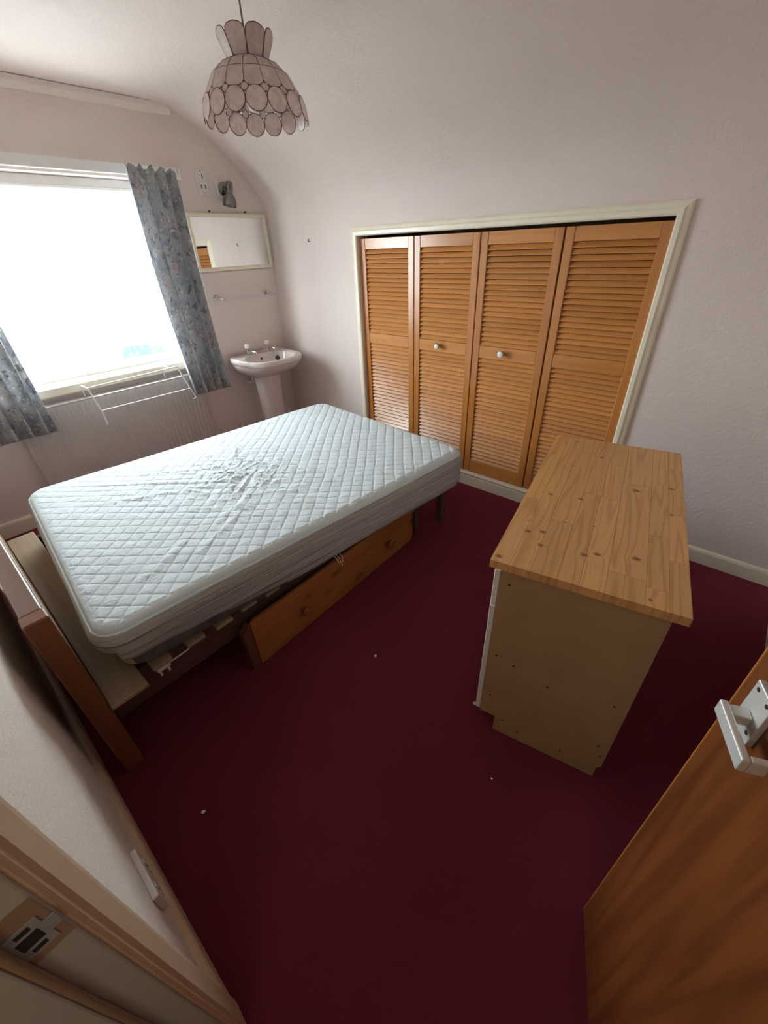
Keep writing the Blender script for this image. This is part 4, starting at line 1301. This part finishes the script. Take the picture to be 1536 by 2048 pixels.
# local x runs from the hinge to the free edge, +y is the face turned to the camera
leaf = box('door_leaf', 'door_wood', door, 0.0, dl, -0.042, 0.0, 0.0, 1.98, 0.0015)
box('edge_lipping', 'rail_pine', leaf, dl, dl + 0.004, -0.042, 0.0, 0.0, 1.98, 0.001)
hz = 1.045
def hbox(name, mat, par, d0, d1, p0, p1, z0, z1, bev=0.002):
    """d: distance from the free edge, p: how far proud of the face"""
    return box(name, mat, par, dl - d1, dl - d0, p0, p1, z0, z1, bev, 2)
plate = hbox('handle_plate', 'steel', door, 0.030, 0.076, 0.0, 0.009, hz - 0.046, hz + 0.040, 0.0015)
hd_ = hbox('handle_neck', 'steel', door, 0.045, 0.063, 0.009, 0.033, hz - 0.022, hz - 0.004)
gp = hbox('handle_grip', 'steel', door, 0.043, 0.130, 0.033, 0.043, hz - 0.025, hz - 0.001, 0.002)
hbox('handle_return', 'steel', door, 0.120, 0.130, 0.012, 0.0325, hz - 0.025, hz - 0.001, 0.002)
for (dd_, zz_) in ((0.040, hz + 0.030), (0.066, hz + 0.030), (0.040, hz - 0.030), (0.066, hz - 0.030)):
    lathe('plate_screw', 'screw', plate, [(0.0, 0), (0.0034, 0), (0.0032, 0.0006), (0.0, 0.001)], 10, Matrix.Translation((dl - dd_, 0.009, zz_)) @ Matrix.Rotation(-PI / 2, 4, 'X'))
for zz_ in (0.2, 1.0, 1.75):
    tube('hinge', 'steel', door, [(-0.002, 0.004, zz_), (-0.002, 0.004, zz_ + 0.09)], 0.005, 8)

frame = struct_root('trim_4', (DX0, YF, 0.0), 0, 'painted door frame and architrave')
jy0, jy1 = -0.125, 0.006      # jamb lining runs through the wall
def fbox(name, mat, x0, x1, y0, y1, z0, z1, bev=0.003):
    return box(name, mat, frame, x0, x1, y0, y1, z0, z1, bev, 2)
OW = DX1 - DX0
fbox('jamb', 'grey_gloss', -0.020, 0.0, jy0, jy1, 0.0, DZ1)
fbox('jamb', 'grey_gloss', OW, OW + 0.020, jy0, jy1, 0.0, DZ1)
fbox('head_lining', 'grey_gloss', -0.02, OW + 0.02, jy0, jy1, DZ1, DZ1 + 0.02)
st = fbox('door_stop', 'grey_gloss', 0.0, 0.013, jy0 + 0.01, -0.042, 0.0, DZ1)
fbox('door_stop', 'grey_gloss', OW - 0.013, OW, jy0 + 0.01, -0.042, 0.0, DZ1)
fbox('stop_edge', 'brown_gloss', 0.0005, 0.0125, -0.0419, -0.034, 0.0, DZ1)
# architrave: moulded, tan paint, with a bead on its inner edge
arch = [(-0.095, 0.0002), (-0.004, 0.0002), (-0.004, 0.010), (-0.010, 0.014), (-0.018, 0.014), (-0.024, 0.019), (-0.070, 0.023), (-0.085, 0.022), (-0.094, 0.014)]
prism('architrave', 'tan_gloss', frame, arch, 'Z', 0.0, DZ1 + 0.09)
prism('architrave', 'tan_gloss', frame, [(OW - x, y) for x, y in arch if x > -0.04] , 'Z', 0.0, DZ1 + 0.09)
fbox('architrave', 'tan_gloss', -0.003, OW + 0.003, 0.0002, 0.020, DZ1 + 0.006, DZ1 + 0.09)
# strike plate let into the jamb
sp_z = 0.988
fbox('plate_recess', 'brown_gloss', 0.0001, 0.0008, -0.0415, 0.004, sp_z - 0.046, sp_z + 0.062, 0.0)
sk = fbox('strike_plate', 'strike_steel', 0.0008, 0.0022, -0.036, -0.004, sp_z - 0.030, sp_z + 0.030, 0.0005)
fbox('strike_lip', 'strike_steel', 0.0008, 0.0026, -0.0045, 0.0065, sp_z - 0.012, sp_z + 0.013, 0.0008)
for (a, b, c_, d_) in ((-0.030, -0.010, -0.010, 0.011), (-0.026, -0.013, 0.017, 0.025), (-0.026, -0.013, -0.024, -0.016)):
    q = box('latch_hole', 'dark', frame, 0.0021, 0.0026, a, b, sp_z + c_, sp_z + d_)

# double socket on the door wall, just above the skirting
so = thing('double_socket', 'white double wall socket above the skirting by the doorway', 'wall socket', (-0.745, YF, 0.205))
box('socket_box', 'white_plastic', so, -0.073, 0.073, 0.0, 0.016, 0.0, 0.086, 0.004, 2)
for xx in (-0.036, 0.036):
    box('rocker', 'white_plastic', so, xx - 0.007, xx + 0.007, 0.0155, 0.0195, 0.052, 0.072, 0.001)
    for px_, pz_ in ((0, 0.040), (-0.011, 0.018), (0.011, 0.018)):
        box('pin_hole', 'dark', so, xx + px_ - 0.003, xx + px_ + 0.003, 0.0155, 0.0164, pz_ - 0.003, pz_ + 0.003)

# ------------------------------------------------------------------ scraps on the carpet
def scrap(x, y, s, label, seed):
    bm = bmesh.new()
    n = 9
    rim = [bm.verts.new((s * (0.5 + 0.5 * noise.noise((k * 0.9, seed, 0)) + 0.25) * math.cos(2 * PI * k / n) * 1.6, s * math.sin(2 * PI * k / n), 0.001 + 0.25 * s * abs(noise.noise((k, seed, 4))))) for k in range(n)]
    top = bm.verts.new((0, 0, s * 0.5)); bot = bm.verts.new((0, 0, 0.0))
    for k in range(n):
        bm.faces.new((rim[k], rim[(k + 1) % n], top)); bm.faces.new((rim[(k + 1) % n], rim[k], bot))
    o = link('paper_scrap', bm_mesh(bm, 'paper_scrap'), 'scrap', None, (x, y, 0.0015))
    tag(o, label, 'scrap')
    o.rotation_euler = (0, 0, seed)
scrap(-0.920, 0.033, 0.0062, 'tiny white paper scrap on the carpet close to the door wall', 1.1)
scrap(-0.893, 0.881, 0.0060, 'tiny white paper scrap on the carpet below the drawer knob', 2.3)
scrap(-0.225, 0.755, 0.0034, 'tiniest pale scrap on the carpet in front of the cabinet end', 0.6)

# ------------------------------------------------------------------ outside the window
gr = struct(box('ground_outside', 'concrete', None, -60, -4.2, -35, 45, -2.8, -2.7), 'pale concrete drive outside')
car = thing('parked_car', 'pale car parked outside, seen through the window', 'car', (-17.6, 6.25, -2.7), math.radians(-17))
def carbody():
    # local +x faces the house
    side = [(-2.0, 0.25), (2.0, 0.25), (2.08, 0.55), (1.95, 0.78), (1.05, 0.95), (0.55, 1.66), (-1.45, 1.68), (-1.95, 1.1), (-2.05, 0.92), (-2.1, 0.4)]
    prism('body', 'car_paint', car, side, 'Y', -0.84, 0.84, 0.05)
    bm = bmesh.new()
    a = [(1.035, -0.76, 0.985), (1.035, 0.76, 0.985), (0.585, 0.62, 1.63), (0.585, -0.62, 1.63)]
    A = [bm.verts.new(p) for p in a]; B = [bm.verts.new((p[0] + 0.020, p[1], p[2] + 0.014)) for p in a]
    bm.faces.new(A[::-1]); bm.faces.new(B)
    for i in range(4):
        bm.faces.new((A[i], A[(i + 1) % 4], B[(i + 1) % 4], B[i]))
    link('windscreen', bm_mesh(bm, 'windscreen'), 'car_glass', car)
    box('bumper', 'car_glass', car, 2.03, 2.11, -0.78, 0.78, 0.30, 0.42, 0.02)
    for x in (-1.3, 1.3):
        for y in (-0.80, 0.80):
            lathe('wheel', 'tyre', car, [(0.0, -0.09), (0.28, -0.09), (0.31, -0.06), (0.31, 0.06), (0.28, 0.09), (0.0, 0.09)], 24, Matrix.Translation((x, y, 0.31)) @ Matrix.Rotation(PI / 2, 4, 'X'))
    for y in (-0.6, 0.6):
        box('headlamp', 'acrylic', car, 1.95, 2.06, y - 0.16, y + 0.16, 0.60, 0.74, 0.02)
carbody()
